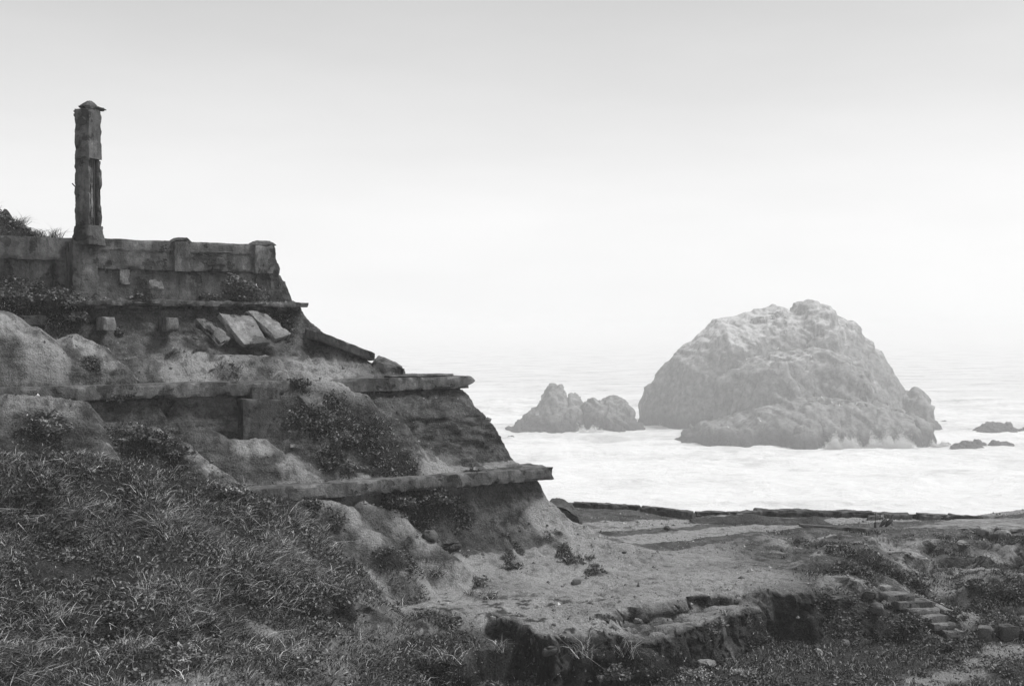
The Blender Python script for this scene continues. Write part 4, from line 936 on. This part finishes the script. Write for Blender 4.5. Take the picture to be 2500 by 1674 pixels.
hole = vnoise(FC[:, 0]*.55, FC[:, 1]*.55, FC[:, 2]*.8, 77)
tall = slope_w*np.clip(.35+1.6*clump, .03, 2)*np.clip(1.0+2.2*hole, .02, 2)*sstep((FPX*-1+1050+260*clump)/500)
n = 150000; p, nn, k = scatter(tall, n)
cl = vnoise(p[:, 0]*.7, p[:, 1]*.7, p[:, 2], 75)
L = rng.uniform(.08, .33, n)*(1+.5*cl)
V1 = blades(p, nn, L, rng.uniform(.008, .016, n), grass_tint(n, .34)*np.clip(1+1.3*vnoise(p[:, 0]*.4, p[:, 1]*.4, p[:, 2]*.5, 78), .25, 2.4), curl=1.2)
# drooping tussocks
pt, pn, k = scatter(tall, 1500); m = 26
c = np.repeat(pt, m, 0)+rng.normal(0, .05, (1500*m, 3))*[1, 1, .3]; cn = np.repeat(pn, m, 0)
V2 = blades(c, cn, rng.uniform(.16, .46, 1500*m), rng.uniform(.009, .018, 1500*m), np.repeat(rng.uniform(.3, 1.7, 1500), m)*grass_tint(1500*m, .45), curl=1.9)
def join3(parts):
    V, Fc, T, o = [], [], [], 0
    for v, f, t in parts: V.append(v); Fc.append(f+o); T.append(t); o += len(v)
    return np.concatenate(V), np.concatenate(Fc), np.clip(np.concatenate(T), .01, .6)
V, f, t = join3([V1, V2]); mesh_obj('tall_grass', V, f, 'grass_blades', attrs=dict(tint=t), smooth=True, label='long windblown grass covering the left foreground slope', kind='stuff')
# short turf on the low ground, spurs and ledge rims
wt = np.clip(fp*1.2-.1, 0, 1)*(1-.9*np.clip(fdk, 0, 1))*np.clip(.3+1.4*clump, .05, 2)
n = 70000; p, nn, k = scatter(wt, n)
V, f, t = blades(p, nn, rng.uniform(.05, .2, n), rng.uniform(.012, .024, n), grass_tint(n, .28), curl=1.0)
mesh_obj('short_grass', V, f, 'grass_blades', attrs=dict(tint=t), smooth=True, label='short rough grass over the hollow, spurs and banks', kind='stuff')
def leaves(C, size, tint, spread=None):
    n = len(C); a = rng.normal(0, 1, (n, 3)); a[:, 2] *= .6; a /= np.linalg.norm(a, axis=1)[:, None]
    b = np.cross(a, rng.normal(0, 1, (n, 3))+[0, 0, .8]); b /= np.linalg.norm(b, axis=1)[:, None]
    c = np.cross(a, b); s = size[:, None]
    V = np.stack([C-a*s, C-b*s*.5+c*s*.12, C+a*s, C+b*s*.5+c*s*.12], 1).reshape(-1, 3)
    i = np.arange(n)[:, None]*4
    return V, np.concatenate([i+np.array([[0, 1, 2]]), i+np.array([[0, 2, 3]])]), np.repeat(tint, 4)
n = 110000; wl = (1-.6*slope_w)*np.clip(fp*1.2-.15, 0, 1)*np.clip(-.1+1.9*fbm(FC[:, 0]*1.7, FC[:, 1]*1.7, FC[:, 2]*1.7, 3, 81)+.35, .02, 2)*(1-.8*np.clip(fdk, 0, 1))
p, nn, k = scatter(wl, n); p = p+nn*np.abs(rng.normal(0, .05, (n, 1)))
V, f, t = leaves(p, rng.uniform(.025, .06, n), rng.uniform(.015, .11, n)*(1+(rng.random(n) < .08)*1.6))
pw_, nw_, kw_ = scatter(slope_w*np.clip(.2-1.6*clump, .0, 2)*(FPX < 1250), 170); mw = 34
cw = np.repeat(pw_, mw, 0)+rng.normal(0, 1, (170*mw, 3))*np.repeat(rng.uniform(.06, .2, 170), mw)[:, None]*[1, 1, .6]+[0, 0, .1]
Vw, fw, tw = leaves(cw, rng.uniform(.035, .07, 170*mw), np.repeat(rng.uniform(.4, 1.6, 170), mw)*rng.uniform(.02, .14, 170*mw))
f = np.concatenate([f, fw+len(V)]); V = np.concatenate([V, Vw]); t = np.concatenate([t, tw])
mesh_obj('ground_cover', V, f, 'leaves', attrs=dict(tint=t), smooth=True, label='low leafy ground cover creeping between the grasses', kind='stuff')
# loose pebbles and clods on the plateau
wp = (1-np.clip(fp*1.3, 0, 1))*(FNn[:, 2] > .75)*np.clip(.5+1.5*fbm(FC[:, 0]*.6, FC[:, 1]*.6, 3, 3, 83), .1, 2)
n = 16000; p, nn, k = scatter(wp, n); s = (rng.pareto(3.0, n)*.014+.012).clip(0, .09)
B = np.array([[1, 0, 0], [0, 1, 0], [-1, 0, 0], [0, -1, 0], [0, 0, .8], [0, 0, -.5]])
V = (p[:, None]+B[None]*s[:, None, None]*rng.uniform(.6, 1.4, (n, 6, 1))+[0, 0, .004]).reshape(-1, 3); i = np.arange(n)[:, None]*6
f = np.concatenate([i+np.array([[a, (a+1) % 4, 4]]) for a in range(4)]+[i+np.array([[(a+1) % 4, a, 5]]) for a in range(4)])
mesh_obj('gravel', V, f, 'pebbles', attrs=dict(tint=np.repeat(rng.choice([.05, .12, .25, .4], n, p=[.35, .3, .25, .1]), 6)), smooth=False, label='loose gravel strewn over the plateau and ledges', kind='stuff')

wr_ = ((FC[:, 0] > -1) & (FC[:, 0] < 18) & (FC[:, 1] < 46)).astype(float)*sstep((.93-FNn[:, 2])/.15)*(fv < -2)+.6*(onhill & (FNn[:, 2] > .6) & (FNn[:, 2] < .93))
n = 2600; p, nn, k = scatter(wr_, n); s_ = (rng.pareto(2.6, n)*.025+.02).clip(0, .11)
B = rng.normal(0, 1, (n, 10, 3)); B /= np.linalg.norm(B, axis=2)[:, :, None]
import bmesh
bm_ = bmesh.new(); bmesh.ops.create_icosphere(bm_, subdivisions=1, radius=1.0); iv = np.array([v.co[:] for v in bm_.verts]); it = np.array([[v.index for v in f.verts] for f in bm_.faces]); bm_.free()
V = (p[:, None]+iv[None]*s_[:, None, None]*rng.uniform(.4, 1.4, (n, len(iv), 1))*rng.uniform(.6, 1.2, (n, 1, 3))).reshape(-1, 3); f = (np.arange(n)[:, None, None]*len(iv)+it[None]).reshape(-1, 3)
mesh_obj('rubble', V, f, 'pebbles', attrs=dict(tint=np.repeat(rng.uniform(.03, .13, n), len(iv))), smooth=False, label='broken stones and clods strewn on the banks and spurs', kind='stuff')

def shrub(px, py, rx, ry, rz, nleaf, label, seed, tint=(.03, .12), size=(.035, .07), off=0.0, base=None, name='shrub', cat='shrub'):
    g = hit(px, py) if base is None else np.array(base, float)
    r = np.random.default_rng(seed); t = thing(name, g, label, cat)
    # clumps spread through an uneven ellipsoid
    nc = max(8, nleaf//45); d = r.normal(0, 1, (nc, 3)); d /= np.linalg.norm(d, axis=1)[:, None]
    rad = r.uniform(.35, 1.0, (nc, 1))**.6*(1+.25*r.normal(0, 1, (nc, 1)))
    cc_ = d*rad*[rx, ry, rz]; cc_[:, 2] = np.abs(cc_[:, 2])*.9+.02
    k = r.integers(0, nc, nleaf); C = g+[0, 0, off]+cc_[k]+r.normal(0, 1, (nleaf, 3))*np.array([rx, ry, rz])*.13
    ct_ = r.uniform(.6, 1.5, nc)[k]
    V, f, tt = leaves(C, r.uniform(*size, nleaf), np.clip(r.uniform(*tint, nleaf)*ct_, .01, .4))
    mesh_obj('foliage', V, f, 'leaves', t, attrs=dict(tint=tt))
    st = []
    for q in range(min(16, nc)):
        e = g+[0, 0, off]+cc_[q]; st.append(tube_m([g-[0, 0, .1], (g+e)/2+r.normal(0, .04, 3), e], [.022, .015, .006], 4))
    V, f = merge(st); mesh_obj('stem', V, f, 'twig', t)
shrub(70, 735, 1.0, .6, .55, 2600, 'large leafy shrub below the set-back wall at far left', 601)
shrub(150, 745, .75, .5, .5, 2000, 'leafy shrub drooping over the end of the top ledge', 602)
shrub(190, 780, .5, .4, .35, 1000, 'dark shrub hanging beside the first square beam end', 603)
shrub(20, 690, .6, .5, .5, 1200, 'shrub against the set-back wall at the left frame edge', 604)
shrub(610, 715, .8, .22, .85, 3200, 'leafy shrub growing on the parapet wall near its broken end', 605, base=UVZ(-9.2, 6.45, .95), tint=(.05, .19))
shrub(560, 700, .35, .2, .3, 600, 'low shrub at the foot of the parapet wall, middle', 606, base=UVZ(-10.2, 6.45, 1.0), tint=(.04, .13))
shrub(400, 690, .45, .2, .25, 500, 'sparse creeper at the foot of the parapet wall, near the column', 607, base=UVZ(-12.6, 6.45, .95), tint=(.04, .13))
shrub(640, 815, .45, .3, .25, 900, 'plants rooted between the fallen slabs below the top ledge', 608, tint=(.04, .15))
shrub(695, 815, .35, .3, .22, 600, 'small plant fringing the last fallen slab', 609, tint=(.04, .15))
shrub(292, 815, .2, .15, .2, 250, 'small plant under the first square beam end', 610)
shrub(709, 757, .12, .12, .15, 120, 'tiny plant under the tip of the top ledge', 611)
shrub(125, 1045, .5, .35, .45, 1100, 'pale leafy bush below the bent iron bar', 612, tint=(.06, .2))
shrub(275, 985, .45, .25, .22, 700, 'dark plant hanging under the middle ledge at left', 613)
shrub(360, 1070, .75, .4, .35, 1700, 'dark shrub spread over the grassy spur under the middle ledge', 614)
shrub(430, 1100, .6, .4, .25, 1000, 'dark shrub low on the grassy spur, nearer the grass slope', 615)
shrub(615, 930, .4, .2, .28, 700, 'shrub sprouting on the rim of the middle ledge above the buried pier', 616, base=UVZ(-8.35, 2.74, -1.95))
shrub(770, 1040, .8, .55, .6, 2600, 'big dark shrub beside the buried pier', 617, tint=(.025, .10))
shrub(850, 1080, .6, .45, .35, 1300, 'dark shrub on the vegetated spur next to the big dark shrub', 618)
shrub(850, 1150, .45, .3, .2, 700, 'low plants at the foot of the vegetated spur', 619, tint=(.04, .16))
shrub(960, 1230, .75, .4, .35, 1900, 'dark shrub under the lowest ledge, above the second rounded spur', 620, tint=(.03, .12))
shrub(1060, 1220, .8, .4, .4, 2000, 'dark shrub climbing the face of the lowest ledge', 621)
shrub(1160, 1165, .3, .2, .25, 500, 'small bush on the rim of the lowest ledge', 622)
shrub(560, 1205, .5, .4, .35, 1000, 'leafy bush with pale leaves on the brow of the grass slope', 623, tint=(.05, .22))
shrub(630, 1240, .5, .4, .35, 1000, 'leafy bush at the eroded right end of the grass brow', 624, tint=(.04, .18))
shrub(130, 1330, 1.0, .6, .5, 2400, 'black thorny bush in the middle of the left grass slope', 625, tint=(.012, .045), size=(.03, .06))
shrub(80, 1210, .6, .5, .4, 900, 'dark bush under the grassy brow at far left', 626, tint=(.015, .06))
shrub(440, 1605, .5, .4, .3, 900, 'pale flowering bush at the bottom left of the slope', 627, tint=(.08, .3))
shrub(1740, 1560, .5, .35, .4, 700, 'leafy weed growing against the dark embankment', 628, tint=(.05, .17))
shrub(1500, 1655, .6, .4, .3, 1100, 'dark low bush in the hollow at bottom centre', 629)
shrub(1700, 1650, .6, .4, .3, 1200, 'pale flowering mat in the hollow at the bottom edge', 630, tint=(.1, .35), size=(.02, .04))
shrub(1810, 1640, .35, .25, .18, 600, 'small dome of pale flowers in the hollow', 631, tint=(.15, .45), size=(.02, .04))
shrub(2220, 1520, .6, .4, .35, 900, 'dark shrub along the left flank of the stairs', 632)
shrub(2310, 1580, .5, .4, .25, 700, 'dark low shrub at the foot of the stairs', 633)
shrub(2480, 1450, .9, .6, .5, 1700, 'dark shrub on the bank at the right frame edge', 634)
shrub(2390, 1420, .5, .4, .2, 700, 'dark shrub on the bank above the stone blocks', 635)
shrub(2330, 1500, .5, .4, .25, 700, 'shrub on the sandy bank right of the stairs', 636)
shrub(2100, 1390, .6, .4, .15, 700, 'dark low scrub on the broken bank above the stairs', 637)
def tuft(px, py, n, Lm, label, seed, straw=.4, group='grass tufts on bare ground', base=None):
    g = hit(px, py) if base is None else np.array(base, float)
    b = np.repeat(g[None], n, 0)+rng.normal(0, .06+Lm*.1, (n, 3))*[1, 1, .1]
    V, f, t = blades(b, np.repeat(np.array([[0, 0, 1.0]]), n, 0), rng.uniform(.5, 1.1, n)*Lm, rng.uniform(.01, .02, n), grass_tint(n, straw), curl=1.4)
    mesh_obj('grass_tuft', V, f, 'grass_blades', attrs=dict(tint=t), label=label, cat='grass tuft', group=group)
for k, a in enumerate([(1422, 1600, 120, .7, 'spiky grass tuft hanging beside the dark pit'), (1525, 1600, 130, .75, 'drooping grass tuft on the rim of the dark bank, middle of three'), (1565, 1590, 90, .7, 'thin grass tuft on the rim of the dark bank, nearest the embankment'),
                       (1195, 1455, 90, .4, 'grass tuft alone on the near plateau'), (1140, 1445, 50, .3, 'small grass tuft left of the lone plateau tuft'), (1220, 1595, 60, .6, 'thin pale grass tuft before the black pit face'),
                       (1040, 1620, 160, .5, 'pale grass tuft at the bottom of the trodden slope'), (1110, 1620, 140, .5, 'pale grass tuft nearer the black pit'), (1780, 1500, 40, .35, 'small tuft on the bench above the embankment'),
                       (985, 1470, 60, .4, 'wispy tuft at the edge of the grass and bare ground'), (1060, 1400, 120, .4, 'grass tuft at the foot of the rounded spurs')]):
    tuft(*a, seed=k)
tuft(168, 575, 90, .55, 'wispy tuft on the wall just left of the column', 50, base=UVZ(-15.0, 8.3, 3.08), group='grass on the wall tops')
tuft(80, 560, 120, .5, 'grass tuft on the rise above the retaining wall', 51, base=UVZ(-16.0, 9.3, 3.55), group='grass on the wall tops')
tuft(30, 540, 120, .45, 'grass tuft near the pointed stump', 52, base=UVZ(-16.9, 9.4, 4.0), group='grass on the wall tops')
tuft(110, 575, 110, .4, 'grass tuft on the top of the retaining wall', 53, base=UVZ(-15.5, 8.6, 3.15), group='grass on the wall tops')

# ---------------------------------------------------------------- sea fog
def haze():
    V, f = box_grid(1, 1, 1)
    V = V*np.array([14400, 9600, 1])+np.array([-7200, -400, 0])
    V[:, 2] = np.where(V[:, 2] > .5, 12.0, SEA-2.2)
    V[:, 1] = np.where(V[:, 1] > 0, 9200, -400)
    m = bpy.data.materials.new('haze'); m.use_nodes = True; n = m.node_tree; n.nodes.clear()
    o = n.nodes.new('ShaderNodeOutputMaterial'); pv = n.nodes.new('ShaderNodeVolumePrincipled')
    pv.inputs['Color'].default_value = (.99, .99, .99, 1); pv.inputs['Density'].default_value = .00066; pv.inputs['Anisotropy'].default_value = 0.0
    n.links.new(pv.outputs[0], o.inputs['Volume']); MATS['haze'] = m
    ob = mesh_obj('haze', V, f, 'haze', smooth=False, label='pale sea fog lying over the whole coast', kind='stuff')
haze()
